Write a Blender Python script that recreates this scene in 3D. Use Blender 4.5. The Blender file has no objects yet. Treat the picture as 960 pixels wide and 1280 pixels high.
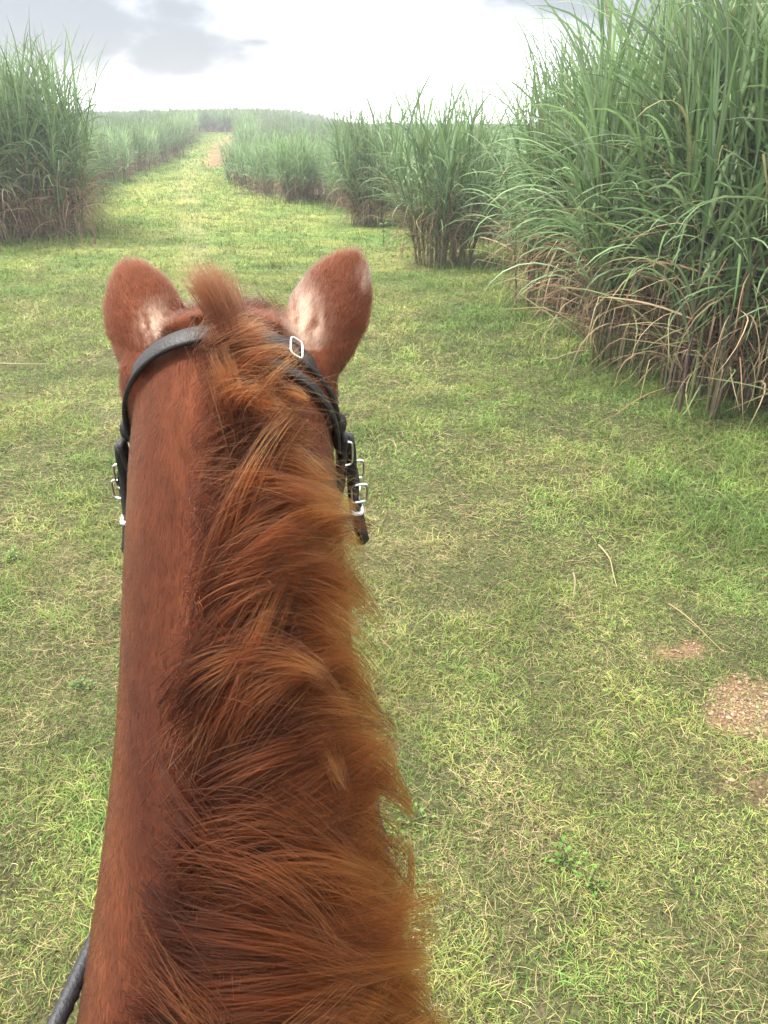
import bpy, bmesh, math, random
import numpy as np
from mathutils import Vector
from mathutils.bvhtree import BVHTree

R = math.radians
rng = np.random.default_rng(7)
random.seed(7)
S = bpy.context.scene
COL = S.collection

# ------------------------------------------------------------------ helpers
def mesh_np(name, verts, faces, cols=None, smooth=True):
    """faces: int array (m,4) or (m,3)"""
    verts = np.asarray(verts, dtype=np.float32).reshape(-1, 3)
    faces = np.asarray(faces, dtype=np.int32)
    m, k = faces.shape
    me = bpy.data.meshes.new(name)
    me.vertices.add(len(verts)); me.vertices.foreach_set('co', verts.ravel())
    me.loops.add(m * k); me.loops.foreach_set('vertex_index', faces.ravel())
    me.polygons.add(m)
    me.polygons.foreach_set('loop_start', np.arange(0, m * k, k, dtype=np.int32))
    me.polygons.foreach_set('use_smooth', np.full(m, smooth, dtype=bool))
    me.update(calc_edges=True)
    if cols is not None:
        cols = np.asarray(cols, dtype=np.float32).reshape(-1, 3)
        c4 = np.ones((len(verts), 4), dtype=np.float32); c4[:, :3] = cols
        a = me.color_attributes.new('col', 'FLOAT_COLOR', 'POINT')
        a.data.foreach_set('color', c4.ravel())
    return me

def link(name, me, mat=None, parent=None):
    o = bpy.data.objects.new(name, me)
    COL.objects.link(o)
    if mat: me.materials.append(mat)
    if parent: o.parent = parent
    return o

def empty(name, loc=(0, 0, 0), rz=0.0):
    o = bpy.data.objects.new(name, None); COL.objects.link(o)
    o.empty_display_size = 0.2
    o.location = loc; o.rotation_euler = (0, 0, rz)
    return o

def tag(o, label=None, cat=None, group=None, kind=None):
    if label: o['label'] = label
    if cat: o['category'] = cat
    if group: o['group'] = group
    if kind: o['kind'] = kind
    return o

def _hash(ix, iy, seed):
    h = (ix.astype(np.int64) * 374761393 + iy.astype(np.int64) * 668265263 + seed * 974711) & 0xffffffff
    h = ((h ^ (h >> 13)) * 1274126177) & 0xffffffff
    h = h ^ (h >> 16)
    return (h & 0xffff) / 65535.0

def vnoise(x, y, scale, seed=0):
    x = np.asarray(x, float) / scale; y = np.asarray(y, float) / scale
    ix = np.floor(x); iy = np.floor(y); fx = x - ix; fy = y - iy
    fx = fx * fx * (3 - 2 * fx); fy = fy * fy * (3 - 2 * fy)
    a = _hash(ix, iy, seed); b = _hash(ix + 1, iy, seed); c = _hash(ix, iy + 1, seed); d = _hash(ix + 1, iy + 1, seed)
    return (a * (1 - fx) + b * fx) * (1 - fy) + (c * (1 - fx) + d * fx) * fy

def fnoise(x, y, scale, seed=0, octv=3):
    s = 0; w = 0; amp = 1.0
    for k in range(octv):
        s = s + amp * vnoise(x, y, scale / 2 ** k, seed + k * 17); w += amp; amp *= .55
    return s / w

def sst(a, b, x):
    t = np.clip((np.asarray(x, float) - a) / (b - a), 0, 1)
    return t * t * (3 - 2 * t)

def lerp(a, b, t): return a + (b - a) * t

# ------------------------------------------------------------------ materials
def new_mat(name):
    m = bpy.data.materials.new(name); m.use_nodes = True
    nt = m.node_tree; nt.nodes.clear()
    out = nt.nodes.new('ShaderNodeOutputMaterial')
    return m, nt, out

def N(nt, t, **kw):
    n = nt.nodes.new(t)
    for k, v in kw.items():
        if k in n.inputs: n.inputs[k].default_value = v
        else: setattr(n, k, v)
    return n

def leaf_mat(name, transl=.35, rough=.5, spec=.3, var=.25):
    m, nt, out = new_mat(name)
    at = N(nt, 'ShaderNodeAttribute', attribute_name='col')
    inf = N(nt, 'ShaderNodeObjectInfo')
    mr = N(nt, 'ShaderNodeMapRange'); mr.inputs['To Min'].default_value = 1 - var; mr.inputs['To Max'].default_value = 1 + var
    nt.links.new(inf.outputs['Random'], mr.inputs['Value'])
    geo = N(nt, 'ShaderNodeNewGeometry')
    noi = N(nt, 'ShaderNodeTexNoise'); noi.inputs['Scale'].default_value = 9; noi.inputs['Detail'].default_value = 3
    nt.links.new(geo.outputs['Position'], noi.inputs['Vector'])
    mr2 = N(nt, 'ShaderNodeMapRange'); mr2.inputs['To Min'].default_value = .7; mr2.inputs['To Max'].default_value = 1.3
    nt.links.new(noi.outputs['Fac'], mr2.inputs['Value'])
    mu = N(nt, 'ShaderNodeMath', operation='MULTIPLY')
    nt.links.new(mr.outputs[0], mu.inputs[0]); nt.links.new(mr2.outputs[0], mu.inputs[1])
    vm = N(nt, 'ShaderNodeVectorMath', operation='SCALE')
    nt.links.new(at.outputs['Color'], vm.inputs[0]); nt.links.new(mu.outputs[0], vm.inputs['Scale'])
    p = N(nt, 'ShaderNodeBsdfPrincipled'); p.inputs['Roughness'].default_value = rough
    p.inputs['Specular IOR Level'].default_value = spec
    nt.links.new(vm.outputs[0], p.inputs['Base Color'])
    tr = N(nt, 'ShaderNodeBsdfTranslucent'); nt.links.new(vm.outputs[0], tr.inputs['Color'])
    mx = N(nt, 'ShaderNodeMixShader'); mx.inputs[0].default_value = transl
    nt.links.new(p.outputs[0], mx.inputs[1]); nt.links.new(tr.outputs[0], mx.inputs[2])
    nt.links.new(mx.outputs[0], out.inputs['Surface'])
    return m

M_CANE = leaf_mat('cane_leaf', .35, .5, .2)
M_DRY = leaf_mat('cane_dry_leaf', .25, .8, .1)
M_STALK = leaf_mat('cane_stalk', .0, .55, .3)
M_GRASS = leaf_mat('grass_blade', .22, .6, .15, .0)
M_WEED = leaf_mat('weed_leaf', .4, .5, .3, .1)

def ground_mat():
    m, nt, out = new_mat('turf_ground')
    at = N(nt, 'ShaderNodeAttribute', attribute_name='col')
    geo = N(nt, 'ShaderNodeNewGeometry')
    n1 = N(nt, 'ShaderNodeTexNoise'); n1.inputs['Scale'].default_value = 70; n1.inputs['Detail'].default_value = 6; n1.inputs['Roughness'].default_value = .75
    n2 = N(nt, 'ShaderNodeTexNoise'); n2.inputs['Scale'].default_value = 3.0; n2.inputs['Detail'].default_value = 5
    for n in (n1, n2): nt.links.new(geo.outputs['Position'], n.inputs['Vector'])
    a = N(nt, 'ShaderNodeMapRange'); a.inputs['From Min'].default_value = .3; a.inputs['From Max'].default_value = .7; a.inputs['To Min'].default_value = .25; a.inputs['To Max'].default_value = 1.8
    b = N(nt, 'ShaderNodeMapRange'); b.inputs['From Min'].default_value = .3; b.inputs['From Max'].default_value = .7; b.inputs['To Min'].default_value = .75; b.inputs['To Max'].default_value = 1.25
    nt.links.new(n1.outputs['Fac'], a.inputs['Value']); nt.links.new(n2.outputs['Fac'], b.inputs['Value'])
    mu = N(nt, 'ShaderNodeMath', operation='MULTIPLY'); nt.links.new(a.outputs[0], mu.inputs[0]); nt.links.new(b.outputs[0], mu.inputs[1])
    vm = N(nt, 'ShaderNodeVectorMath', operation='SCALE')
    nt.links.new(at.outputs['Color'], vm.inputs[0]); nt.links.new(mu.outputs[0], vm.inputs['Scale'])
    p = N(nt, 'ShaderNodeBsdfPrincipled'); p.inputs['Roughness'].default_value = .95; p.inputs['Specular IOR Level'].default_value = .1
    nt.links.new(vm.outputs[0], p.inputs['Base Color'])
    bp = N(nt, 'ShaderNodeBump'); bp.inputs['Strength'].default_value = .6; bp.inputs['Distance'].default_value = .03
    nt.links.new(n1.outputs['Fac'], bp.inputs['Height']); nt.links.new(bp.outputs[0], p.inputs['Normal'])
    nt.links.new(p.outputs[0], out.inputs['Surface'])
    return m
M_GROUND = ground_mat()

def pebble_mat():
    m, nt, out = new_mat('pebble_stone')
    at = N(nt, 'ShaderNodeAttribute', attribute_name='col')
    p = N(nt, 'ShaderNodeBsdfPrincipled'); p.inputs['Roughness'].default_value = .9
    nt.links.new(at.outputs['Color'], p.inputs['Base Color']); nt.links.new(p.outputs[0], out.inputs['Surface'])
    return m
M_PEB = pebble_mat()

def simple_mat(name, col, rough=.5, metal=0.0, bump=0.0, bscale=200, spec=.5):
    m, nt, out = new_mat(name)
    p = N(nt, 'ShaderNodeBsdfPrincipled'); p.inputs['Roughness'].default_value = rough; p.inputs['Metallic'].default_value = metal
    p.inputs['Specular IOR Level'].default_value = spec
    tc = N(nt, 'ShaderNodeTexCoord')
    n1 = N(nt, 'ShaderNodeTexNoise'); n1.inputs['Scale'].default_value = bscale; n1.inputs['Detail'].default_value = 4
    nt.links.new(tc.outputs['Object'], n1.inputs['Vector'])
    mr = N(nt, 'ShaderNodeMapRange'); mr.inputs['To Min'].default_value = .65; mr.inputs['To Max'].default_value = 1.35
    nt.links.new(n1.outputs['Fac'], mr.inputs['Value'])
    vm = N(nt, 'ShaderNodeVectorMath', operation='SCALE'); vm.inputs[0].default_value = col
    nt.links.new(mr.outputs[0], vm.inputs['Scale']); nt.links.new(vm.outputs[0], p.inputs['Base Color'])
    if bump:
        bp = N(nt, 'ShaderNodeBump'); bp.inputs['Strength'].default_value = bump; bp.inputs['Distance'].default_value = .002
        nt.links.new(n1.outputs['Fac'], bp.inputs['Height']); nt.links.new(bp.outputs[0], p.inputs['Normal'])
    nt.links.new(p.outputs[0], out.inputs['Surface'])
    return m
M_LEATHER = simple_mat('black_leather', (.011, .0095, .009), .5, 0, .5, 260, .22)
M_RUBBER = simple_mat('laced_rein', (.016, .016, .018), .5, 0, .6, 300, .3)
M_STEEL = simple_mat('nickel_buckle', (.66, .65, .63), .3, 1, .1, 90)
M_KEEP = simple_mat('pale_keeper', (.62, .60, .58), .4, .3, .1, 90)
M_HOOF = simple_mat('hoof_horn', (.05, .035, .025), .6, 0, .4, 60)
M_EYE = simple_mat('eye_wet', (.012, .007, .004), .05, 0)

def body_mat():
    m, nt, out = new_mat('chestnut_coat')
    at = N(nt, 'ShaderNodeAttribute', attribute_name='col')
    tc = N(nt, 'ShaderNodeTexCoord')
    mp = N(nt, 'ShaderNodeMapping'); mp.inputs['Scale'].default_value = (1.6, 1, .45)
    nt.links.new(tc.outputs['Object'], mp.inputs['Vector'])
    n1 = N(nt, 'ShaderNodeTexNoise'); n1.inputs['Scale'].default_value = 45; n1.inputs['Detail'].default_value = 5; n1.inputs['Roughness'].default_value = .7
    n2 = N(nt, 'ShaderNodeTexNoise'); n2.inputs['Scale'].default_value = 420; n2.inputs['Detail'].default_value = 3
    for n in (n1, n2): nt.links.new(mp.outputs[0], n.inputs['Vector'])
    mr = N(nt, 'ShaderNodeMapRange'); mr.inputs['From Min'].default_value = .3; mr.inputs['From Max'].default_value = .7; mr.inputs['To Min'].default_value = .75; mr.inputs['To Max'].default_value = 1.25
    nt.links.new(n1.outputs['Fac'], mr.inputs['Value'])
    vm = N(nt, 'ShaderNodeVectorMath', operation='SCALE')
    nt.links.new(at.outputs['Color'], vm.inputs[0]); nt.links.new(mr.outputs[0], vm.inputs['Scale'])
    p = N(nt, 'ShaderNodeBsdfPrincipled'); p.inputs['Roughness'].default_value = .65; p.inputs['Specular IOR Level'].default_value = .03
    p.inputs['Sheen Weight'].default_value = .04; p.inputs['Sheen Roughness'].default_value = .4
    nt.links.new(vm.outputs[0], p.inputs['Base Color'])
    bp = N(nt, 'ShaderNodeBump'); bp.inputs['Strength'].default_value = .35; bp.inputs['Distance'].default_value = .002
    nt.links.new(n2.outputs['Fac'], bp.inputs['Height']); nt.links.new(bp.outputs[0], p.inputs['Normal'])
    nt.links.new(p.outputs[0], out.inputs['Surface'])
    return m
M_BODY = body_mat()

def hair_mat(name, rough=.35):
    m, nt, out = new_mat(name)
    at = N(nt, 'ShaderNodeAttribute', attribute_name='hcol')
    h = N(nt, 'ShaderNodeBsdfHairPrincipled')
    try: h.model = 'CHIANG'
    except Exception: pass
    h.parametrization = 'COLOR'
    h.inputs['Roughness'].default_value = rough; h.inputs['IOR'].default_value = 1.16
    h.inputs['Radial Roughness'].default_value = .45
    if 'Random Roughness' in h.inputs: h.inputs['Random Roughness'].default_value = .3
    nt.links.new(at.outputs['Color'], h.inputs['Color'])
    nt.links.new(h.outputs[0], out.inputs['Surface'])
    return m
M_MANE = hair_mat('mane_hair', .38)
M_COAT = hair_mat('coat_hair', .5)

# ------------------------------------------------------------------ camera maths (only to read positions off the photograph)
CAMZ = 2.3; F = 980.0; PITCH = math.atan((640 - 150) / F)
cp, sp = math.cos(PITCH), math.sin(PITCH)
def ground_at(px, py):
    v = (640 - py) / F
    y = cp + v * sp; z = -sp + v * cp
    t = CAMZ / -z
    return ((px - 480) / F * t, y * t)

# ------------------------------------------------------------------ terrain
R_EDGE = np.array([(3.9, -6), (3.7, 0), (3.5, 4), (3.0, 6.6), (2.25, 9.0), (2.25, 11.5), (2.75, 13), (2.5, 16.5), (1.1, 20), (.6, 22.5), (-2.2, 26.5), (-5.4, 31), (-11.4, 70), (-16.2, 97), (-16.4, 300)])
L_EDGE = np.array([(-10.5, -6), (-10.0, 8), (-9.0, 15.5), (-6.8, 18.0), (-8.6, 23), (-11.6, 37), (-12.0, 45), (-15.9, 70), (-21.0, 97), (-21.0, 300)])
def x_right(y): return np.interp(y, R_EDGE[:, 1], R_EDGE[:, 0])
def x_left(y): return np.interp(y, L_EDGE[:, 1], L_EDGE[:, 0])
def terrain(x, y):
    x = np.asarray(x, float); y = np.asarray(y, float)
    z = (1.05 * sst(38, 102, y) + .010 * np.clip(y - 98, 0, 60)) * (1 - .85 * sst(.5, 13, x + .15 * np.minimum(y, 100)) - .18 * sst(4, 26, -x - .2 * np.minimum(y, 100) - 2))
    z = z + .05 * (fnoise(x, y, 1.8, 5, 2) - .5) + .055 * (fnoise(x, y, .55, 6, 2) - .5) * (1 - sst(14, 24, y)) + .30 * (fnoise(x, y, 14, 11, 2) - .5) * sst(6, 20, y)
    return z
def in_field(x, y):
    return ((x > x_right(y)) | (x < x_left(y)) | (y > 99)) & (y > -8)

DIRT = [(ground_at(928, 887), .19), (ground_at(852, 808), .08), (ground_at(940, 975), .13), (ground_at(735, 735), .06), (ground_at(985, 900), .2),
        (ground_at(90, 690), .13), (ground_at(165, 640), .10), (ground_at(940, 1170), .10), (ground_at(130, 530), .20), (ground_at(660, 1262), .07)]
def dirt_mask(x, y):
    x = np.asarray(x, float); y = np.asarray(y, float)
    wx = x + .35 * (fnoise(x, y, .35, 31, 3) - .5); wy = y + .35 * (fnoise(x, y, .35, 47, 3) - .5)
    m = np.zeros_like(wx)
    for k, ((cx, cy), r) in enumerate(DIRT):
        amp = 1.0 if k in (0, 1, 4) else (.55 if k == 2 else .5)
        m = np.maximum(m, amp * (1 - sst(r * .6, r * 1.15, np.hypot(wx - cx, (wy - cy) * .8))))
    return m
def far_dirt(x, y):
    c = np.interp(y, [44, 50, 70, 86], [-9.0, -9.8, -13.1, -15.3]); w = np.interp(y, [45, 49, 60, 76, 84], [.01, .8, .7, .75, .01])
    return (1 - sst(w * .6, w * 1.1, np.abs(x + .5 * (fnoise(x, y, 3, 9, 2) - .5) - c))) * (y > 45) * (y < 84)
def trod(x, y):
    c = np.interp(y, [8, 14, 20, 28, 40, 60], [-2.2, -3.2, -4.6, -6.6, -9.2, -13]) + .5 * (fnoise(y, y * 0, 4, 3, 2) - .5)
    return (1 - sst(.12, .55, np.abs(x - c))) * sst(9, 13, y) * (1 - sst(45, 60, y))

C_GREEN = np.array([.088, .158, .034]); C_YEL = np.array([.222, .240, .062]); C_STRAW = np.array([.36, .28, .145])
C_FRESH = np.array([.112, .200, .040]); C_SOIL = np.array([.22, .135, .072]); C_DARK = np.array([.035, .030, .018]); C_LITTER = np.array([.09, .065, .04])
def yellowness(x, y):
    base = .55 - .055 * (x + 1.0)
    base = np.clip(base + .08, .15, .8)
    base = base - .22 * sst(12, 32, y)
    near = 1 - sst(5, 8, y)
    base = lerp(base, np.clip(base + .12, 0, .8), near)
    return np.clip(base + 1.5 * (fnoise(x, y, 1.1, 21, 3) - .5) + .5 * (fnoise(x, y, 6, 77, 2) - .5), 0, 1)

def build_ground():
    def axis(lo, hi, d, far_lo, far_hi, g=1.12):
        a = list(np.arange(lo, hi, d)); s = d; v = a[-1]
        while v < far_hi: s *= g; v += s; a.append(v)
        s = d; v = lo; b = []
        while v > far_lo: s *= g; v -= s; b.append(v)
        return np.array(b[::-1] + a)
    xs = axis(-9, 5.5, .09, -240, 240); ys = axis(-1.5, 16, .09, -30, 250)
    X, Y = np.meshgrid(xs, ys)
    Z = terrain(X, Y)
    yw = yellowness(X, Y)[..., None]
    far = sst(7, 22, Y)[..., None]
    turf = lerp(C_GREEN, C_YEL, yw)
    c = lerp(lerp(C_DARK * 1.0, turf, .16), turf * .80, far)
    c = lerp(c, C_SOIL * .62, np.where(X > .6, dirt_mask(X, Y), 0)[..., None]); c = lerp(c, np.array([.09, .065, .042]), np.where(X > .6, 0, dirt_mask(X, Y))[..., None])
    c = lerp(c, np.array([.17, .085, .055]), .95 * far_dirt(X, Y)[..., None])
    c = lerp(c, np.array([.17, .13, .075]), .4 * trod(X, Y)[..., None] * (.4 + fnoise(X, Y, .6, 8, 2))[..., None])
    c = lerp(c, C_LITTER * .8, (in_field(X, Y) * 1.0)[..., None])
    ny, nx = X.shape
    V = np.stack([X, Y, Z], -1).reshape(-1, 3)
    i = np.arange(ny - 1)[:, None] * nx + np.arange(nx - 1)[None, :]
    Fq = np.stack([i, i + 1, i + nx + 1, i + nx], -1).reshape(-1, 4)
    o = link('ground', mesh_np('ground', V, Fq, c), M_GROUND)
    tag(o, 'grassy track and field soil rising gently to a low hill', 'ground', kind='structure')
build_ground()

# ------------------------------------------------------------------ ribbons
def ribbon_verts(P, side, W):
    """P (n,k,3), side (n,k,3), W (n,k) -> verts (n,k,2,3)"""
    off = side * W[..., None] * .5
    return np.stack([P - off, P + off], 2)
def ribbon_faces(n, k, per, base=0):
    j = np.arange(k - 1)
    blk = []
    for q in range(per - 1):
        a = j * per + q
        blk.append(np.stack([a, a + 1, a + per + 1, a + per], -1))
    blk = np.concatenate(blk, 0)
    return (np.arange(n)[:, None, None] * (k * per) + blk[None]).reshape(-1, 4) + base

def blades(x, y, z, length, width, az, e0, bend, col, k=4, tipcol=None, curl=None, floor=None):
    n = len(x); t = np.linspace(0, 1, k)
    el = e0[:, None] - bend[:, None] * t[None]
    a = az[:, None] + (0 if curl is None else curl[:, None] * t[None])
    d = np.stack([np.cos(el) * np.cos(a), np.cos(el) * np.sin(a), np.sin(el)], -1)
    seg = length[:, None, None] / (k - 1)
    P = np.zeros((n, k, 3)); P[:, 0] = np.stack([x, y, z], -1)
    P[:, 1:] = P[:, :1] + np.cumsum((d[:, :-1]) * seg, 1)
    if floor is not None: P[..., 2] = np.maximum(P[..., 2], z[:, None] + floor)
    side = np.stack([-np.sin(a), np.cos(a), 0 * a], -1)
    roll = rng.uniform(-.9, .9, n)[:, None, None]
    up = np.cross(d, side)
    side = side * np.cos(roll) + up * np.sin(roll)
    W = width[:, None] * (1 - t[None] ** 1.6 * .92)
    V = ribbon_verts(P, side, W)
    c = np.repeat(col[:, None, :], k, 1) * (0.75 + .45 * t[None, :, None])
    if tipcol is not None: c = lerp(c, tipcol[:, None, :], (t[None, :, None] ** 2))
    c = np.repeat(c[:, :, None, :], 2, 2)
    return V.reshape(-1, 3), c.reshape(-1, 3), n, k

def build_grass():
    Vs, Cs, Fs = [], [], []; base = 0
    bands = [  # y0, y1, density, length, width, k
        (.2, 4.2, 11000, .052, .0032, 5), (4.2, 8, 5200, .066, .0046, 4), (8, 14, 2000, .080, .0075, 3), (14, 26, 560, .10, .012, 3), (26, 46, 170, .12, .022, 3), (46, 97, 55, .13, .04, 3)]
    for bi, (y0, y1, den, L0, w0, k) in enumerate(bands):
        # area the photograph (and a step to the side) looks at
        ys_ = np.array([y0, y1])
        xlo = max(-.62 * (y1 * .9 + 1.0) - .9, -26); xhi = min(.62 * (y1 * .9 + 1.0) + .9, 4.2)
        if bi < 4: xlo = -10.5
        area = (xhi - xlo) * (y1 - y0); n = int(area * den)
        x = rng.uniform(xlo, xhi, n); y = rng.uniform(y0, y1, n)
        fr = .62 * (y * .9 + 1.0) + .9
        outer = np.abs(x) > fr; keep = (~outer | (rng.random(n) < .16)) & (x < x_right(y) + .5) & (x > x_left(y) - .6)
        dm = np.maximum(dirt_mask(x, y), .9 * far_dirt(x, y))
        keep &= rng.random(n) > dm * .82
        clump = fnoise(x, y, .22, 90, 2)
        keep &= rng.random(n) < .30 + 1.1 * sst(.32, .62, clump)
        keep &= rng.random(n) > .35 * trod(x, y)
        x, y, clump, outer = x[keep], y[keep], clump[keep], outer[keep]; n = len(x)
        z = terrain(x, y) - .004
        tall = fnoise(x, y, .9, 61, 3)
        lush = sst(.45, .75, tall)
        tr = np.clip(np.exp(-((x - 2.2) / 1.0) ** 2 - ((y - 4.6) / .9) ** 2) + .8 * sst(1.2, .1, x_right(y) - x) + .7 * sst(1.6, .2, x - x_left(y)), 0, 1)
        tuft = sst(.5, .8, fnoise(x, y, .30, 333, 2)); L = L0 * rng.uniform(.5, 1.4, n) * (.65 + .6 * lush + .9 * tr + .75 * tuft)
        w = w0 * rng.uniform(.6, 1.25, n) * np.where(outer, 2.2, 1)
        yw = yellowness(x, y)
        col = lerp(C_GREEN, C_YEL, np.clip(yw + rng.normal(0, .22, n), 0, 1)[:, None])
        fresh = rng.random(n) < (.16 + .12 * (x < -.3) + .25 * sst(.55, .8, fnoise(x, y, .5, 140, 2)))
        col[fresh] = C_FRESH * rng.uniform(.8, 1.25, (fresh.sum(), 1))
        pstraw = np.clip(.05 + .42 * sst(.35, .8, yw) * sst(.4, .7, fnoise(x, y, .45, 201, 3)) + .12 * (y < 6), 0, .7) * (1 - .8 * tr)
        straw = rng.random(n) < pstraw
        col[straw] = C_STRAW * rng.uniform(.5, 1.15, (straw.sum(), 1))
        col *= rng.uniform(.55, 1.4, (n, 1)) * (.78 + .46 * sst(.25, .75, fnoise(x, y, .38, 555, 2)))[:, None]
        e0 = rng.uniform(.35, 1.45, n); bend = rng.uniform(.4, 2.3, n)
        e0[straw] = rng.uniform(.0, .7, straw.sum()); L[straw] *= 1.25; w[straw] *= .7
        az = rng.uniform(0, 2 * np.pi, n); curl = rng.normal(0, .8, n)
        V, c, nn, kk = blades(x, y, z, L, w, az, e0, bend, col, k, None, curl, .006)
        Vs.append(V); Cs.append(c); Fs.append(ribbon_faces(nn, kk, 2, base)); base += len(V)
        print('grass band', bi, nn)
        if bi < 3:  # matted dead leaf close to the soil
            n = int(area * (5000, 2000, 450)[bi]); x = rng.uniform(xlo, xhi, n); y = rng.uniform(y0, y1, n)
            keep = (np.abs(x) < .62 * (y * .9 + 1) + .9) & (x < x_right(y) + .3) & (x > x_left(y)) & (rng.random(n) > dirt_mask(x, y))
            x, y = x[keep], y[keep]; n = len(x); z = terrain(x, y) + rng.uniform(.0, .010, n)
            g = rng.random((n, 1)); col = np.where(g < .3, np.array([.085, .066, .034]), np.where(g < .75, np.array([.07, .11, .022]), np.array([.20, .17, .08]))) * rng.uniform(.35, 1.4, (n, 1))
            V, c, nn, kk = blades(x, y, z, rng.uniform(.015, .045, n) * (1, 1.2, 1.6)[bi], rng.uniform(.0020, .0040, n) * (1, 1.4, 2.2)[bi], rng.uniform(0, 6.28, n), rng.uniform(-.1, .7, n), rng.uniform(.1, 1.2, n), col, 3, None, rng.normal(0, .8, n), .002)
            Vs.append(V); Cs.append(c); Fs.append(ribbon_faces(nn, kk, 2, base)); base += len(V)
        if bi < 2:  # lying runners and thatch
            n = int(area * (950 if bi == 0 else 420)); x = rng.uniform(xlo, xhi, n); y = rng.uniform(y0, y1, n)
            th = fnoise(x, y, .5, 301, 3)
            keep = (rng.random(n) < sst(.38, .68, th) + .08) & (np.abs(x) < .62 * (y * .9 + 1) + .9) & (x < x_right(y)) & (rng.random(n) > .7 * dirt_mask(x, y))
            x, y = x[keep], y[keep]; n = len(x); z = terrain(x, y) + rng.uniform(.005, .035, n)
            L = rng.uniform(.035, .125, n); w = rng.uniform(.0012, .0026, n) * (1 if bi == 0 else 1.35)
            col = C_STRAW * rng.uniform(.3, 1.1, (n, 1)) * np.array([1, .97, .9])
            V, c, nn, kk = blades(x, y, z, L, w, rng.uniform(0, 6.28, n), rng.uniform(-.1, .5, n), rng.uniform(.1, 1.0, n), col, 6, None, rng.normal(0, .8, n), .003)
            Vs.append(V); Cs.append(c); Fs.append(ribbon_faces(nn, kk, 2, base)); base += len(V)
    me = mesh_np('grass', np.concatenate(Vs), np.concatenate(Fs), np.concatenate(Cs))
    o = link('grass', me, M_GRASS)
    tag(o, 'short mixed green and straw coloured turf covering the track', 'grass', kind='stuff')
build_grass()

def build_gravel():
    ico = bmesh.new(); bmesh.ops.create_icosphere(ico, subdivisions=1, radius=1.0)
    iv = np.array([v.co[:] for v in ico.verts]); ifc = np.array([[v.index for v in f.verts] for f in ico.faces]); ico.free()
    pts = []
    for k, ((cx, cy), r) in enumerate(DIRT):
        if k > 4: continue
        n = int(21000 * r * r * (1 if k in (0, 1, 4) else .5)) + 20
        x = rng.normal(cx, r * .75, n); y = rng.normal(cy, r * .85, n)
        keep = rng.random(n) < dirt_mask(x, y); pts.append(np.stack([x[keep], y[keep]], -1))
    p = np.concatenate(pts); n = len(p)
    s = rng.uniform(.003, .0085, n) * np.where(rng.random(n) < .06, 1.8, 1)
    jit = iv[None] * (1 + rng.normal(0, .16, (n, len(iv), 1)))
    sc = rng.uniform(.6, 1.2, (n, 1, 3)) * np.array([1, 1, .7])
    V = jit * sc * s[:, None, None] + np.stack([p[:, 0], p[:, 1], terrain(p[:, 0], p[:, 1]) + s * .25], -1)[:, None]
    c = lerp(np.array([.22, .135, .075]), np.array([.26, .18, .11]), rng.random((n, 1))) * rng.uniform(.3, 1.05, (n, 1))
    Fq = (ifc[None] + (np.arange(n) * len(iv))[:, None, None]).reshape(-1, 3)
    o = link('gravel', mesh_np('gravel', V.reshape(-1, 3), Fq, np.repeat(c, len(iv), 0), False), M_PEB)
    tag(o, 'small pinkish stones in the bare patches of the turf', 'gravel', kind='stuff')
build_gravel()

# ------------------------------------------------------------------ sugarcane
G1 = np.array([.070, .122, .047]); G2 = np.array([.120, .182, .070]); G3 = np.array([.122, .165, .092])
D1 = np.array([.25, .185, .11]); D2 = np.array([.15, .088, .055]); D3 = np.array([.22, .20, .09])

def leaf_mesh(B, az, e0, bend, L, W, col, k=9, mid=1.45, power=1.4, sway=None, kink=None):
    n = len(B); t = np.linspace(0, 1, k)
    el = e0[:, None] - bend[:, None] * t[None] ** power
    if kink is not None:
        ek = e0[:, None] - .25 * bend[:, None] * t - (bend * .9)[:, None] * sst(-.09, .09, t[None] - np.abs(kink)[:, None])
        el = np.where(kink[:, None] > 0, ek, el)
    el = np.maximum(el, -1.5)
    a = az[:, None] + (0 if sway is None else sway[:, None] * t[None] ** 1.5)
    d = np.stack([np.cos(el) * np.cos(a), np.cos(el) * np.sin(a), np.sin(el)], -1)
    P = np.zeros((n, k, 3)); P[:, 0] = B
    P[:, 1:] = P[:, :1] + np.cumsum(d[:, :-1] * (L[:, None, None] / (k - 1)), 1)
    P[..., 2] = np.maximum(P[..., 2], .015)
    side = np.stack([-np.sin(a), np.cos(a), 0 * a], -1)
    up = np.cross(d, side) * -1
    roll = (rng.normal(0, .35, n)[:, None] + rng.normal(0, .9, n)[:, None] * t[None])[..., None]
    s2 = side * np.cos(roll) + up * np.sin(roll); u2 = up * np.cos(roll) - side * np.sin(roll)
    prof = np.minimum(1, .45 + t * 4.5) * np.clip(1 - t, 0, 1) ** .62
    prof[-1] = .02
    w = W[:, None] * prof[None]
    V = np.stack([P - s2 * w[..., None] * .5 + u2 * w[..., None] * .12, P, P + s2 * w[..., None] * .5 + u2 * w[..., None] * .12], 2)
    c = np.repeat(col[:, None, :], k, 1)
    c = np.stack([c, c * mid, c], 2)
    return V.reshape(-1, 3), c.reshape(-1, 3), n, k

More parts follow.
